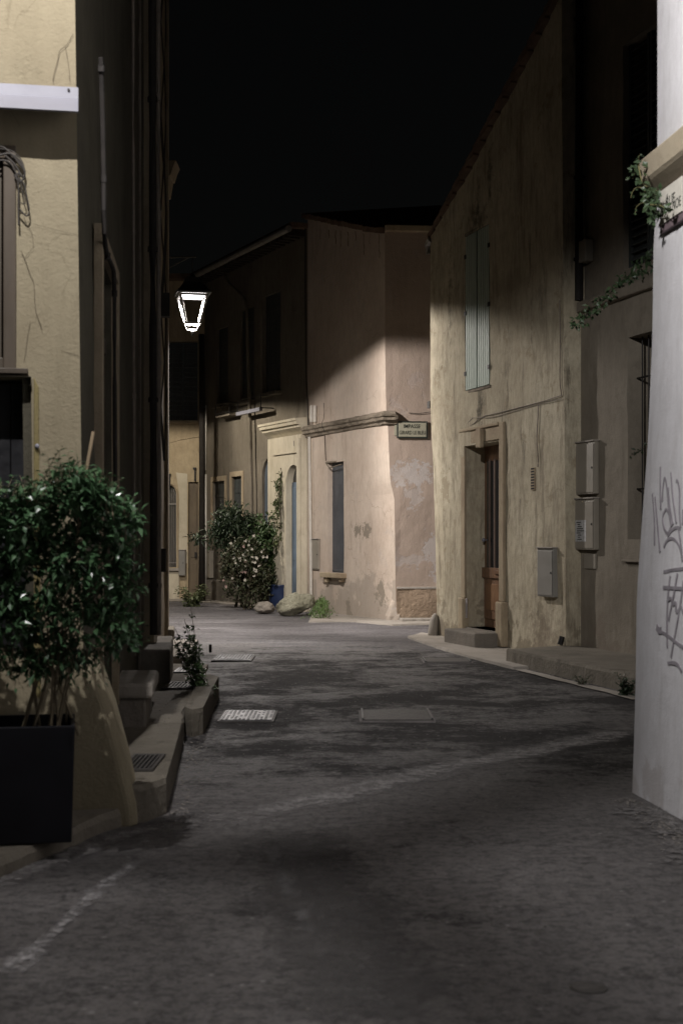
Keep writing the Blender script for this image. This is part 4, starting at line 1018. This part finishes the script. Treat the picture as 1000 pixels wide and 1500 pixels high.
# cables, vent, stains
m = MB()
m.tube(px_path(fO, [(632,641),(660,634),(690,624),(705,610),(725,606),(760,597),(795,588),(822,579)], .03, 1), .006, 5)
m.tube(px_path(fO, [(690,612),(720,612),(760,600),(790,592),(822,584)], .03, 1), .0045, 5)
m.tube(px_path(fO, [(788,592),(787,620),(785,645),(788,672),(787,684)], .03, 1), .008, 5)
m.tube(px_path(fO, [(819,440),(820,500),(819,560),(822,580)], .03, 1), .007, 5)
m.tube(px_path(fO, [(684,650),(682,640),(683,622),(692,612)], .03, 1), .008, 5)
m.build('cable', M['cablegrey'], hO)
m = MB(); m.tube(px_path(fO, [(637,599),(648,592),(660,580)], .02, 1), .008, 5); m.fbox(fO, fO.U(630.5), fO.U(634), fO.Z(632, 598), fO.Z(632, 588), .01, .06); m.build('cable', M['cable'], hO)
vu0, vu1, vz0, vz1 = fO.U(778.5), fO.U(784), fO.Z(781, 718), fO.Z(781, 685)
vt = MB().fbox(fO, vu0, vu1, vz0, vz1, .0, .016).build('air_vent', M['ochre_trim'], hO)
m = MB()
for k in range(8): m.fbox(fO, vu0+.01, vu1-.01, vz0+.012+k*(vz1-vz0)/8, vz0+.03+k*(vz1-vz0)/8, .016, .020)
m.build('slots', M['pit'], vt)
meter_box(fO, 793.5, 817, 803, 873, 'grey meter box low on the ochre house, right of its door', M['boxgrey'], dp=.07)
patch(fO, [(675,878),(683,877),(683,905),(675,904)], M['grey_patch'], hO, w=.02, seed=14, name='hatch_plate')
MB().tube([fO.p(fO.L-.06, .20, .05), fO.p(fO.L-.06, .30, .02)], .035, 10).build('drain_outlet', M['iron'], hO)
c = MB(); m = c; crackline(m, fO, [(640,596),(655,590),(664,578)], .004, seed=31); crackline(m, fO, [(700,625),(668,640)], .004, seed=32); crackline(m, fO, [(718,200),(720,260),(719,330)], .012, seed=33); crackline(m, fO, [(701,270),(702,300),(701,332)], .012, seed=34); m.split('crack', M['moulding'], hO)

# doorstep before the ochre door
t = thing('doorstep', fO.p((du0+du1)/2, 0, .3), 'concrete block step below the recessed wooden door of the ochre house', 'step')
L_ = []
MB().fbox(fO, fO.U(690)-.0, fO.U(737), -.02, .225, -.02, .42).build('block', M['concrete'], t, bevel=.02, seg=3)

# ================================================================== GREY HOUSE
hG = thing('grey_house', (3.2, 16.5, 0), 'dim grey house with barred window above the raised kerb, at right', 'house')
fG = Fr((2.95, 17.55), (2.95+.287*6, 17.55-.957*6))
gw = (fG.U(919), fG.U(919)+1.15, fG.Z(925, 790), fG.Z(925, 493))
zst = fG.Z(850, 447)
gs = (fG.U(906), fG.U(906)+1.0, fG.Z(915, 392), fG.Z(915, 60))
wall('wall', fG, -.0, fG.L, 0, zst, M['greywall'], hG, holes=[gw], depth=.35, step=.16, amp=.012, seed=71)
wall('upper_wall', fG, -.0, fG.L, zst, 10, M['greywall'], hG, holes=[gs], depth=.30, step=.2, amp=.012, w=-.05, seed=72)
MB().fbox(fG, -.0, fG.L, zst-.10, zst+.03, -.04, .07).build('string_course', M['greywall'], hG, bevel=.02)
MB().fbox(fG, -.1, fG.L, 10, 10.15, -4, .35).build('roof', M['tile'], hG)
MB().fbox(fG, gw[0], gw[1], gw[2], gw[3], -.33, -.30).build('window', M['black'], hG)
m = MB()
for k in range(7): a = gw[0]+.12+k*.15; m.tube([fG.p(a, gw[2], -.12), fG.p(a, gw[3], -.12)], .009, 6)
for q in (.25, .8): m.tube([fG.p(gw[0], gw[2]+(gw[3]-gw[2])*q, -.12), fG.p(gw[1], gw[2]+(gw[3]-gw[2])*q, -.12)], .012, 6)
m.build('window_bars', M['iron'], hG)
MB().fbox(fG, gw[0]-.08, gw[1]+.1, gw[2]-.26, gw[2]-.235, .0, .05).build('window_sill', M['greywall'], hG, bevel=.006)
for k in range(2):
    a = gs[0]+k*.5; m = MB().fbox(fG, a+.01, a+.06, gs[2], gs[3], -.16, -.12).fbox(fG, a+.44, a+.49, gs[2], gs[3], -.16, -.12)
    for q in range(int((gs[3]-gs[2])/.09)): z_ = gs[2]+q*.09; m.hexa([fG.p(a+.06, z_, -.12), fG.p(a+.44, z_, -.12), fG.p(a+.44, z_+.06, -.17), fG.p(a+.06, z_+.06, -.17), fG.p(a+.06, z_+.015, -.12), fG.p(a+.44, z_+.015, -.12), fG.p(a+.44, z_+.075, -.17), fG.p(a+.06, z_+.075, -.17)])
    m.build('shutter', M['darkshut'], hG)
pipe(fG, [(848,-30),(848,200),(847,440)], .05, M['pipedark'], hG, w=.03, clips=4)
MB().fbox(fG, fG.U(853), fG.U(863), fG.Z(858, 384), fG.Z(858, 352), -.05, .06).build('junction_box', M['box'], hG, bevel=.01)
m = MB(); crackline(m, fG, [(838,460),(842,500),(838,600)], .006, seed=51); m.split('crack', M['crack'], hG)
meter_box(fG, 849, 876.5, 650, 725, 'upper of the two stacked beige meter boxes on the grey house', M['box'], dp=.06)
meter_box(fG, 849, 877, 732, 805, 'lower beige meter box with a grey notice stuck on, on the grey house', M['box'], dp=.07, paper=True)
a = rect(fG, 857, 873, 812, 833)
tag(MB().fbox(fG, *a, .0, .02).build('notice_plate', M['box'], None, bevel=.003), 'small pale square plate just below the stacked meter boxes', 'plate')

# ================================================================== WHITE HOUSE (right foreground)
hW = thing('white_house', (1.8, 8.4, 0), 'white plastered house corner scrawled with grey graffiti, at right foreground', 'house')
fW = Fr((1.874, 8.45), (1.874+.107*9, 8.45-9))
def wB(z):
    T = [(0,-.150),(.25,-.140),(.6,-.130),(1.18,-.122),(1.6,-.092),(2.07,-.056),(2.7,-.030),(3.3,-.022),(3.5,0),(9,0)]
    for (a, xa), (b_, xb) in zip(T, T[1:]):
        if z <= b_: return Vector((xa+(xb-xa)*max(0, z-a)/(b_-a), 0, 0))
    return Vector((0, 0, 0))
wall('wall', fW, 0, fW.L, -.02, 9, M['white'], hW, depth=.3, step=.14, amp=.004, eL=wB, eR=wB, seed=81)
MB().box(2.1, 5.0, 8.15, 8.44, -.02, 9).build('end_wall', M['white'], hW)
MB().box(1.8, 5.0, -.5, 8.6, 9, 9.15).build('roof', M['tile'], hW)
zb = 3.62
prf = [(zb-.10, 0), (zb-.02, .085), (zb, .10), (zb+.115, .115), (zb+.20, 0)]
cap = MB().prism([fW.p(-.0, z_, w_) for z_, w_ in prf], fW.d*6).build('string_course', M['capstone'], hW, bevel=.006)
m = MB(); 
def gpath(m, pts, r_=.0055):
    P = []
    for x, y in pts:
        w_ = .004
        u, z = fW.hit(x, y, w_); off = wB(z)
        # account for the batter: intersect again with the shifted wall
        k = (x-CX)/F; A = fW.A+off
        u = (k*(A.y+w_*fW.n.y)-(A.x+w_*fW.n.x))/(fW.d.x-k*fW.d.y); D = A.y+u*fW.d.y; z = HC+(HZ-y)*D/F
        P.append(fW.p(u, z, w_)+wB(z))
    for _ in range(2):
        Q = [P[0]]
        for a, b_ in zip(P, P[1:]): Q += [a*.75+b_*.25, a*.25+b_*.75]
        P = Q+[P[-1]]
    # flat sprayed ribbon, 4 mm proud is enough to lie on the uneven plaster
    vs = []; fs = []; rr = r_*2.2
    for i, p in enumerate(P):
        t_ = (P[min(i+1, len(P)-1)]-P[max(i-1, 0)]).normalized(); s_ = t_.cross(fW.n).normalized()*rr*(1+.2*noise.noise(p*8))
        vs += [p-s_, p+s_, p+s_-fW.n*.006, p-s_-fW.n*.006]
    for i in range(len(P)-1):
        for k in range(4): fs.append((i*4+k, i*4+(k+1) % 4, i*4+4+(k+1) % 4, i*4+4+k))
    m.add(vs, fs)
cv = lambda L_: [(930+x*70/309, 660+y*340/1500) for x, y in L_]
m = MB()
for s_ in [[(160,105),(158,250),(162,380)], [(108,280),(122,450),(120,610)], [(125,300),(140,480),(155,655)], [(170,330),(178,220),(190,160),(205,260),(215,420),(232,490)],
           [(228,140),(238,300),(262,470)], [(262,200),(272,190),(285,260),(282,400),(290,500)], [(305,380),(303,480)], [(210,240),(220,380),(240,480)],
           [(195,380),(172,420),(178,500),(205,545),(228,500),(222,420),(198,380)], [(205,550),(235,510),(262,495),(290,505)], [(180,625),(200,580),(230,562),(268,590),(292,650),(300,715)],
           [(275,500),(290,600),(300,690)], [(222,810),(204,950),(200,1150),(203,1275)], [(268,795),(240,960),(210,1100)], [(309,840),(280,1050),(245,1230),(226,1340)],
           [(175,885),(240,888),(309,892)], [(200,980),(222,950),(232,970),(240,1000),(262,975),(255,1050),(280,1030),(290,1000),(309,1060)], [(135,1145),(150,1165),(200,1190),(260,1240),(330,1290)], [(205,1375),(240,1370),(270,1380),(295,1430)], [(180,785),(240,770),(320,762)]]:
    gpath(m, cv(s_), .0042)
gpath(m, cv([(133,1140),(140,1150),(150,1165),(165,1162)]), .009)
m.build('graffiti', M['graffiti'], hW)
# old marble street plate, half hidden by the string course
def wshift(fr, off): q = Fr((fr.A.x+off.x, fr.A.y), (fr.A.x+fr.d.x+off.x, fr.A.y+fr.d.y)); q.L = fr.L; return q
fWs = wshift(fW, wB(3.3))
u0, u1 = fWs.U(964, .03), fWs.U(999.5, .03); z1 = 3.515; z0 = fWs.Z(964, 343, .03)
t = thing('street_plate', fWs.p(u0, z0, 0), 'old marble street plate with worn purple frame, reading RUE, on the white house', 'sign')
MB().fbox(fWs, u0, u1+.03, z0, z1, .0, .022).build('frame', M['signpurple'], t, bevel=.003)
MB().fbox(fWs, u0+.02, u1-.02, z0+.045, z1, .022, .030).build('plate', M['marble'], t, bevel=.002)
text_mesh('RUE', .085, fWs, (u0+u1)/2, z1-.095, .0305, M['signdark'], t, thick=.0006)
text_mesh('ANNE NOE', .078, fWs, (u0+u1)/2, z0+.105, .0305, M['signdark'], t, sx=.86, thick=.0006)

# ================================================================== drains, covers, small street things
def grate(px0, px1, ya, yb, z, label, n=9, mat='draindull', frame=True):
    a, b_, c_, d_ = G(px0, yb, z), G(px1, yb, z), G(px1, ya, z), G(px0, ya, z)
    x0 = min(a.x, d_.x); x1 = max(b_.x, c_.x); x0 = (a.x+d_.x)/2; x1 = (b_.x+c_.x)/2; y0, y1 = a.y, c_.y
    t = thing('drain_grate', ((x0+x1)/2, (y0+y1)/2, z), label, 'drain grate', 'cast iron drain grates')
    MB().box(x0+.01, x1-.01, y0+.01, y1-.01, z-.03, z+.006).build('pit', M['pit'], t)
    m = MB().box(x0, x1, y0, y0+.03, z, z+.018).box(x0, x1, y1-.03, y1, z, z+.018).box(x0, x0+.02, y0+.03, y1-.03, z, z+.018).box(x1-.02, x1, y0+.03, y1-.03, z, z+.018)
    m.build('frame', M[mat], t, bevel=.003)
    m = MB(); w_ = (x1-x0-.04)/n
    for k in range(n): m.box(x0+.02+w_*(k+.28), x0+.02+w_*(k+.72), y0+.03, y1-.03, z, z+.016)
    m.build('bars', M[mat], t, bevel=.002)
grate(186, 234, 1108, 1131, .19, 'slotted iron grate on the raised pavement nearest the planter', n=6)
grate(241, 288, 1001, 1010, .19, 'iron grate at the far end of the raised pavement by the tall weed', n=8)
grate(258, 292, 980, 986, .05, 'small iron grate behind the tall weed', n=6, mat='drain')
def cover(px0, px1, ya, yb, label, mat='drain', grid=True, bars=False, skew=0):
    a = G(px0, yb); b_ = G(px1, yb); c_ = G(px1, ya)
    x0, x1, y0, y1 = a.x, b_.x, a.y, c_.y; z = .016
    t = thing('manhole_cover', ((x0+x1)/2, (y0+y1)/2, 0), label, 'manhole cover', 'metal covers set in the road')
    MB().box(x0-.02, x1+.02, y0-.03, y1+.03, -.02, z-.002).build('rim', M['gutter'] if not grid else M['draindull'], t, bevel=.003)
    m = MB().box(x0, x1, y0, y1, z-.002, z+.006)
    if not grid: m.build('lid', M[mat], t, bevel=.004); m = MB()
    if grid:
        nx_, ny_ = 12, 10
        for i in range(nx_):
            for j in range(ny_):
                if random.random() < .12: continue
                cx_ = x0+(x1-x0)*(i+.5)/nx_; cy_ = y0+(y1-y0)*(j+.5)/ny_; q = (x1-x0)/nx_*.33
                m.box(cx_-q, cx_+q, cy_-q*1.2, cy_+q*1.2, z+.006, z+.0105)
        lid = m.build('lid', M[mat], t)
    else:
        m.box(x0, x0+.015, y0, y1, z+.006, z+.02).box(x1-.015, x1, y0, y1, z+.006, z+.02).split('edge_rail', M['drain'], t)
cover(322, 398, 1044, 1058, 'bright studded metal manhole cover on the left of the lane')
cover(530, 634, 1043, 1058, 'dull rectangular manhole cover with bright edges in mid lane', mat='draindull', grid=False)
cover(312, 366, 961, 969, 'farther metal manhole cover near the bend')
cover(622, 690, 966, 972, 'flat road cover near the doorstep of the ochre house', mat='draindull', grid=False)
tag(MB().lathe(G(862, 1449)+Vector((0, 0, .004)), [(.065, -.01), (.063, .004), (.05, .006), (.045, .001), (.01, .001)], 20).build('survey_disc', M['draindull'], smooth=True), 'small round metal disc set in the asphalt at bottom right', 'disc')

t = thing('doorstep', (-1.55, 10.3, .19), 'two-tier stone doorstep on the raised pavement behind the corner guard', 'step', 'doorsteps on the left pavement')
m = MB(); fst = Fr((LX(9.9), 9.9), (LX(12.2), 12.2))
MB().fbox(fst, 0.0, .95, .12, .39, -.03, .22).build('lower_tier', M['concrete'], t, bevel=.02)
MB().fbox(fst, -.03, .98, .39, .50, -.03, .27).build('tread', M['conc_light'], t, bevel=.025)
t = thing('doorstep', (-1.85, 13.2, .19), 'dark square stone doorstep beyond the first one on the left pavement', 'step', 'doorsteps on the left pavement')
fst = Fr((LX(12.9), 12.9), (LX(15), 15)); MB().fbox(fst, 0, .9, .0, .50, -.03, .30).build('block', M['concrete'], t, bevel=.02)
t = thing('doorstep', (-2.0, 15.5, .05), 'low pale stone doorstep at the foot of the narrow house', 'step', 'doorsteps on the left pavement')
fst = Fr((LX(15.0), 15.0), (LX(17), 17)); MB().fbox(fst, 0, 1.2, .0, .40, -.03, .24).build('block', M['conc_light'], t, bevel=.02)

# guard stone at the ochre corner
L_ = []
for z, rr, lean in ((-.05, .10, 0), (.1, .10, .0), (.25, .085, .015), (.33, .06, .025), (.37, .02, .03)):
    L_.append([(1.40+lean+math.cos(2*math.pi*k/12)*rr*.8, 21.75+math.sin(2*math.pi*k/12)*rr, z+.0) for k in range(12)])
tag(MB().loops(L_).build('guard_stone', M['conc_light'], smooth=True), 'rounded guard stone leaning at the corner of the ochre house', 'stone')
tag(MB().tube([(-1.62, 17.6, .1), (-1.62, 17.6, .2)], .018, 8).build('metal_stub', M['iron']), 'short iron stub standing in the far left pavement', 'post')

# ================================================================== plants
def rnd_dir(): 
    v = Vector((random.gauss(0, 1), random.gauss(0, 1), random.gauss(0, 1))); return v.normalized()
def foliage(pts, n_leaf, ln, wd, spread=.08, droop=.3, m=None):
    m = m or MB()
    for p in pts:
        d0 = rnd_dir(); d0.z = abs(d0.z)*.4-.1
        for k in range(n_leaf):
            q = p+rnd_dir()*spread*random.random(); d = (rnd_dir()+d0*.8); d.z -= droop
            m.leaf(q, d, Vector((random.gauss(0, .35), random.gauss(0, .35), 1)), ln*random.uniform(.6, 1.2), wd*random.uniform(.7, 1.2))
    return m
def sprig(m, st, a, b_, n, ln, wd, r_=.003):
    a = Vector(a); b_ = Vector(b_); P = [a+(b_-a)*k/8+Vector((0, 0, .03*math.sin(k/8*3.14)*(b_-a).length*3)) for k in range(9)]
    st.tube(P, r_, 4, r_*.4)
    for k in range(n):
        t_ = (k+1)/n; q = P[min(8, int(t_*8))]; ax = (b_-a).normalized(); sd = ax.cross(Vector((0, 0, 1))).normalized()*(1 if k % 2 else -1)
        m.leaf(q, sd+ax*.6+rnd_dir()*.35-Vector((0, 0, .25)), Vector((0, 0, 1))+rnd_dir()*.4, ln*random.uniform(.7, 1.1), wd)

# potted shrub in the foreground
D0 = 6.75
shr = thing('potted_shrub', (-1.42, D0, .62), 'large glossy leafy shrub growing from the black planter', 'shrub')
lm = MB(); sm = MB()
cx0 = W(95, 0, D0).x
def env(px, py, d): return W(px, py, D0+d)
cl = []
random.seed(11)
def toplim(px): return 705+18*math.sin(px*.045)+ (30 if px > 175 else 0)+(20 if px < 20 else 0)
for i in range(680):
    px = random.uniform(-60, 196); yt = toplim(px); 
    yb = 985 if px < 120 else 960-(px-120)*.3
    f = random.random()**1.25; py = yt+(yb-yt)*f
    d = random.uniform(-.30, .22)*(1-.3*f)
    if px > 150 and random.random() < .25: continue
    cl.append(env(px, py, d))
foliage(cl, 12, .066, .026, .07, .3, lm)
for i in range(70):
    px = random.uniform(-10, 195); yt = toplim(px); a = env(px, yt+40, random.uniform(-.2, .1)); b_ = env(px+random.uniform(-22, 26), yt-random.uniform(0, 26), random.uniform(-.25, .15))
    sprig(lm, sm, a, b_, 9, .045, .017)
for (x0, y0_, x1, y1_) in [(78,740,70,668), (75,745,88,664), (150,730,158,690), (100,740,112,678), (140,735,182,700), (40,740,45,706), (72,735,62,690), (150,740,130,690), (66,700,92,655), (176,770,204,745), (185,800,206,790)]:
    sprig(lm, sm, env(x0, y0_, -.15), env(x1, y1_, -.2), 12, .042, .014)
for i in range(70):
    px = random.uniform(-10, 150); a = env(px, 950, random.uniform(-.2, .1)); b_ = env(px+random.uniform(-15, 25), random.uniform(960, 1010), random.uniform(-.2, .15))
    sprig(lm, sm, a, b_, 6, .042, .015)
lm.build('foliage', M['leafdark'], shr)
for i in range(13):
    bx = random.uniform(-1.56, -1.27); by = D0+random.uniform(-.1, .15); top = env(random.uniform(0, 165), random.uniform(780, 900), random.uniform(-.2, .15))
    md = Vector((bx*.6+top.x*.4+random.uniform(-.03, .03), by, .62+(top.z-.62)*.5)); sm.tube([(bx, by, .55), md, top], random.uniform(.004, .009), 5, .003)
sm.build('stem', M['stem'], shr)
a = env(124, 700, -.1); 
tag(MB().tube([env(112, 800, -.05), env(125, 700, -.05), env(137, 632, -.05)], .008, 8).build('bamboo_cane', M['bamboo']), 'bare bamboo cane sticking up out of the potted shrub', 'cane')
# planter
pl = thing('planter', (-1.42, 6.85, .09), 'square black planter holding the leafy shrub on the pavement', 'planter')
ex = Vector((.983, .184, 0)); ey = Vector((-.184, .983, 0)); rc = Vector((-1.235, 6.60, 0)); S = .48
def psq(s0, z, g=0): 
    c0 = rc+(-ex*S/2+ey*S/2); h = S/2*s0
    return [c0-ex*h-ey*h+Vector((0,0,z)), c0+ex*h-ey*h+Vector((0,0,z)), c0+ex*h+ey*h+Vector((0,0,z)), c0-ex*h+ey*h+Vector((0,0,z))]
MB().loops([psq(.94, .09), psq(1, .62), psq(1.0, .635), psq(.92, .635), psq(.9, .56)]).build('pot', M['blackpot'], pl, bevel=.006)
MB().loops([psq(.9, .565), psq(.9, .575)]).build('soil', plain('soil', (.04,.03,.02), .95, var=.5, scale=40, bump=1), pl)

# tall weed on the kerb end
def weed(base, h, wd, n, label, mat='leafmid', name='weed', ln=.05, lw=.02, lean=(0, 0), group=None, st=5):
    t = thing(name, base, label, 'plant', group); lm = MB(); sm = MB(); base = Vector(base)
    for k in range(st):
        tip = base+Vector((lean[0]+random.uniform(-1, 1)*wd*.45, lean[1]+random.uniform(-1, 1)*wd*.4, h*random.uniform(.55, 1) if k else h))
        P = [base+(tip-base)*q/8+Vector((random.uniform(-.01, .01), 0, 0)) for q in range(9)]; sm.tube(P, .005, 4, .002)
        for q in range(n//st):
            f = random.uniform(.05, 1); p = P[min(8, int(f*8))]; d = rnd_dir(); d.z = d.z*.5+.1
            lm.leaf(p+rnd_dir()*wd*.16*(1-f*.6), d, Vector((0, 0, 1))+rnd_dir()*.5, ln*random.uniform(.6, 1.2)*(1.15-f*.5), lw)
    lm.build('foliage', M[mat], t); sm.build('stem', M['stemdark'], t); return t
random.seed(5)
b0 = G(296, 1022, .1); weed((b0.x, b0.y, .08), .84, .26, 1100, 'tall leafy weed growing from the end of the left kerb', mat='leafmid', ln=.06, lw=.028, lean=(-.14, 0), st=9)
b0 = W(306, 1035, 12.6); weed((b0.x, 12.6, .0), .30, .25, 260, 'short bushy weed at the foot of the kerb end beside the tall one', ln=.045, lw=.02, st=6)
b0 = G(915, 1020); weed((b0.x, b0.y, .0), .24, .28, 420, 'dark weed clump where the raised kerb meets the white house', mat='leafdeep', ln=.05, lw=.022, st=8)
b0 = G(850, 1004); weed((b0.x, b0.y, .0), .12, .3, 120, 'sparse low weeds along the raised kerb', mat='leafdeep', ln=.04, lw=.012, st=8)
b0 = G(283, 888, .0); weed((b0.x, b0.y-.2, .0), .50, .85, 700, 'bushy green weed at the foot of the tan house, by the utility pole', mat='leafolive', ln=.10, lw=.05, st=10)
# mossy clump by the pink wall
t = thing('grass_tuft', G(470, 906), 'bright green grass tuft at the foot of the pink wall', 'plant'); m = MB()
for i in range(900):
    g = G(random.gauss(470, 7.5), random.uniform(898, 909)); h = .30*math.exp(-((g.x-G(472, 904).x)/.2)**2)+.04
    q = g+Vector((0, 0, random.random()*h)); m.leaf(q, rnd_dir()+Vector((0, 0, .9)), rnd_dir(), .07, .018)
m.build('blades', M['grass'], t)

# bushes before the terrace house
def bush(name, label, cat, pxs, D, dens, mat, ln, lw, spread, leafn, stem_px, flowers=None, group=None):
    """pxs: list of (cx, cy, rx, ry) lobes measured in the photo at distance D"""
    base = W(stem_px, 888, D); base.z = 0; t = thing(name, base, label, cat, group); pts = []
    for (cx_, cy_, rx, ry, n) in pxs:
        for i in range(int(n*dens)):
            d = rnd_dir()*(random.random()**.4); pts.append(W(cx_+d.x*rx, cy_+d.z*ry, D+d.y*rx*D/F))
    foliage(pts, leafn, ln, lw, spread, .2).build('foliage', M[mat], t)
    sm = MB()
    for k in range(9):
        tp = random.choice(pts); sm.tube([base+Vector((random.uniform(-.1, .1), random.uniform(-.1, .1), 0)), base*.5+tp*.5+Vector((random.uniform(-.1, .1), 0, .1)), tp], .018, 5, .006)
    sm.build('stem', M['stemdark'], t)
    if flowers:
        for mt, nf, boxp, nm in flowers:
            fm_ = MB()
            for i in range(nf):
                c_ = W(random.gauss(boxp[0], boxp[2]), random.gauss(boxp[1], boxp[3]), D-.35+random.uniform(-.12, .12))
                fm_ = MB()
                for k in range(6): fm_.leaf(c_, Vector((math.cos(k*1.05), -.4+random.uniform(-.3, .3), math.sin(k*1.05))), Vector((0, -1, .2)), .036*random.uniform(.4, 1.3), .032)
                fm_.build(nm, M[mt], t)
    return t
random.seed(21)
bush('leafy_shrub', 'dark green long-leaved shrub at the upper left of the bush group by the terrace house', 'shrub',
     [(345,772,32,18,70), (325,785,20,18,30), (362,768,16,14,24), (338,752,24,13,34), (318,775,16,12,20), (290,788,8,5,5), (350,800,28,22,50)], 31.2, 1.0, 'leafdeep', .17, .045, .16, 13, 350)
bush('leafy_shrub', 'broad green shrub above the blue pot against the cream portal', 'shrub',
     [(395,790,26,28,70), (402,825,20,28,60), (380,800,20,20,35), (408,775,11,14,20), (398,850,20,20,40), (385,760,12,12,8)], 30.9, 1.0, 'leafmid', .12, .065, .14, 13, 395)
bush('flowering_bush', 'flowering bush with small white and pink blooms in the middle of the bush group', 'bush',
     [(362,815,34,32,90), (350,845,28,28,60), (378,850,26,28,60), (335,830,14,24,20), (362,870,30,16,40)], 30.3, 1.0, 'leafred', .095, .045, .15, 14, 362,
     flowers=[('petal', 34, (366, 824, 13, 17), 'white_flower'), ('petalpink', 6, (345, 830, 12, 20), 'pink_flower')])
# climbing vine on the portal
t = thing('climbing_vine', W(412, 800, 30.4), 'thin climbing vine rising beside the blue arched door', 'vine'); m = MB(); sm = MB()
P = [fT.p(*fT.hit(x, y, .35), .35) for x, y in [(408,800),(411,760),(409,720),(413,692),(411,686)]]; sm.tube(P, .012, 5)
for i in range(70):
    y = random.uniform(692, 800); pts = [W(409+random.gauss(0, 4)+2*math.sin(y*.1), y, 30.4)]; foliage(pts, 7, .10, .05, .07, .3, m)
m.build('foliage', M['leafolive'], t); sm.build('stem', M['stemdark'], t)
# blue pot, rocks
bp = W(410, 888, 30.5); 
pt = thing('blue_pot', (bp.x, 30.5, 0), 'blue glazed pot under the green shrub beside the blue door', 'pot')
MB().lathe((bp.x, 30.5, 0), [(.19, .02), (.22, .05), (.24, .25), (.235, .47), (.25, .50), (.25, .53), (.21, .53), (.20, .46)], 28).build('pot', M['bluepot'], pt, smooth=True)
def rock(name, c_, rx, ry, rz, label, mat, seed, cat='rock', rotz=0, fac=1.0):
    import bmesh
    bm = bmesh.new(); bmesh.ops.create_icosphere(bm, subdivisions=4, radius=1)
    for v in bm.verts:
        n_ = v.co.normalized(); k = 1+.16*noise.noise(n_*1.3+Vector((seed, 0, 0)))+.13*noise.noise(n_*3+Vector((seed, 3, 0)))*fac+.06*noise.noise(n_*8+Vector((seed, 3, 0)))*fac
        v.co = Vector((n_.x*rx*k, n_.y*ry*k, n_.z*rz*k))
        if v.co.z < 0: v.co.z *= .75
    me = bpy.data.meshes.new(name); bm.to_mesh(me); bm.free(); me.materials.append(mat)
    for p in me.polygons: p.use_smooth = True
    o = bpy.data.objects.new(name, me); COL.objects.link(o); o.location = c_; o.rotation_euler = (0, R(-14) if seed == 1 else 0, rotz); return tag(o, label, cat)
b0 = G(432, 903); rock('boulder', (b0.x, b0.y+.2, .2), .39, .26, .23, 'big lumpy yellowish boulder at the foot of the cream portal', M['rock'], 1)
b0 = G(387, 900); rock('boulder', (b0.x, b0.y+.15, .11), .20, .18, .14, 'small round grey boulder left of the big yellowish one', M['concrete'], 5)

# ivy on the white house's string course, and branch hanging across the dark wall
t = thing('ivy', fW.p(.0, 3.55, .1), 'ivy tendrils draped over the end of the string course and street plate', 'vine'); m = MB(); sm = MB()
random.seed(3)
def vine(m, sm, pts, D, n, ln, lw, sp, r_=.004):
    P = [W(x, y, D+dd) for x, y, dd in pts]; Q = []
    for _ in range(2):
        Q = [P[0]]
        for a, b_ in zip(P, P[1:]): Q += [a*.75+b_*.25, a*.25+b_*.75]
        P = Q+[P[-1]]
    sm.tube(P, r_, 5, r_*.5)
    for k in range(n):
        q = random.choice(P)+rnd_dir()*sp; d = rnd_dir(); d.z -= .5; m.leaf(q, d, Vector((0, -1, .5))+rnd_dir()*.6, ln*random.uniform(.6, 1.2), lw*random.uniform(.7, 1.1))
DW = 8.3
vine(m, sm, [(934,240,0),(938,262,-.05),(944,282,-.1),(952,300,-.12),(958,312,-.12),(957,322,-.12)], DW, 34, .05, .036, .028)
vine(m, sm, [(944,272,-.1),(954,276,-.15),(962,280,-.2)], DW, 22, .05, .035, .02)
vine(m, sm, [(952,300,-.12),(966,300,-.25),(975,306,-.35)], DW, 22, .05, .035, .015)
vine(m, sm, [(942,275,0),(930,274,.05),(925,282,.05),(923,290,.05)], DW, 6, .03, .02, .005, .0025)
vine(m, sm, [(946,296,0),(936,298,.05),(930,305,.05),(930,312,.05)], DW, 6, .03, .02, .005, .0025)
vine(m, sm, [(936,236,0),(929,252,.05),(926,262,.05)], DW, 14, .035, .025, .02, .0025)
vine(m, sm, [(936,242,0),(934,228,.0),(938,226,.0)], DW, 5, .02, .012, .01, .0015)
m.build('foliage', M['leafvine'], t); sm.build('stem', plain('green_stem', (.22,.2,.09), .6), t)
t = thing('hanging_vine', W(950, 380, 11.0), 'leafy branch hanging diagonally in front of the dark grey house', 'vine'); m = MB(); sm = MB()
vine(m, sm, [(975,350,0),(950,378,0),(925,398,.1),(905,418,.1),(885,436,.2),(862,458,.2),(845,474,.2)], 11, 230, .055, .028, .045, .004)
vine(m, sm, [(950,378,0),(960,392,0),(935,405,0),(925,400,0)], 11, 25, .05, .025, .04, .002)
m.build('foliage', M['leafvine'], t); sm.build('stem', M['stemdark'], t)
t = thing('hanging_vine', W(950, 655, 9.5), 'short leafy sprig beside the barred window of the grey house', 'vine'); m = MB(); sm = MB()
vine(m, sm, [(962,640,0),(948,655,0),(935,660,0),(922,668,0)], 9.6, 26, .035, .02, .02, .002)
m.build('foliage', M['leafvine'], t); sm.build('stem', M['stemdark'], t)
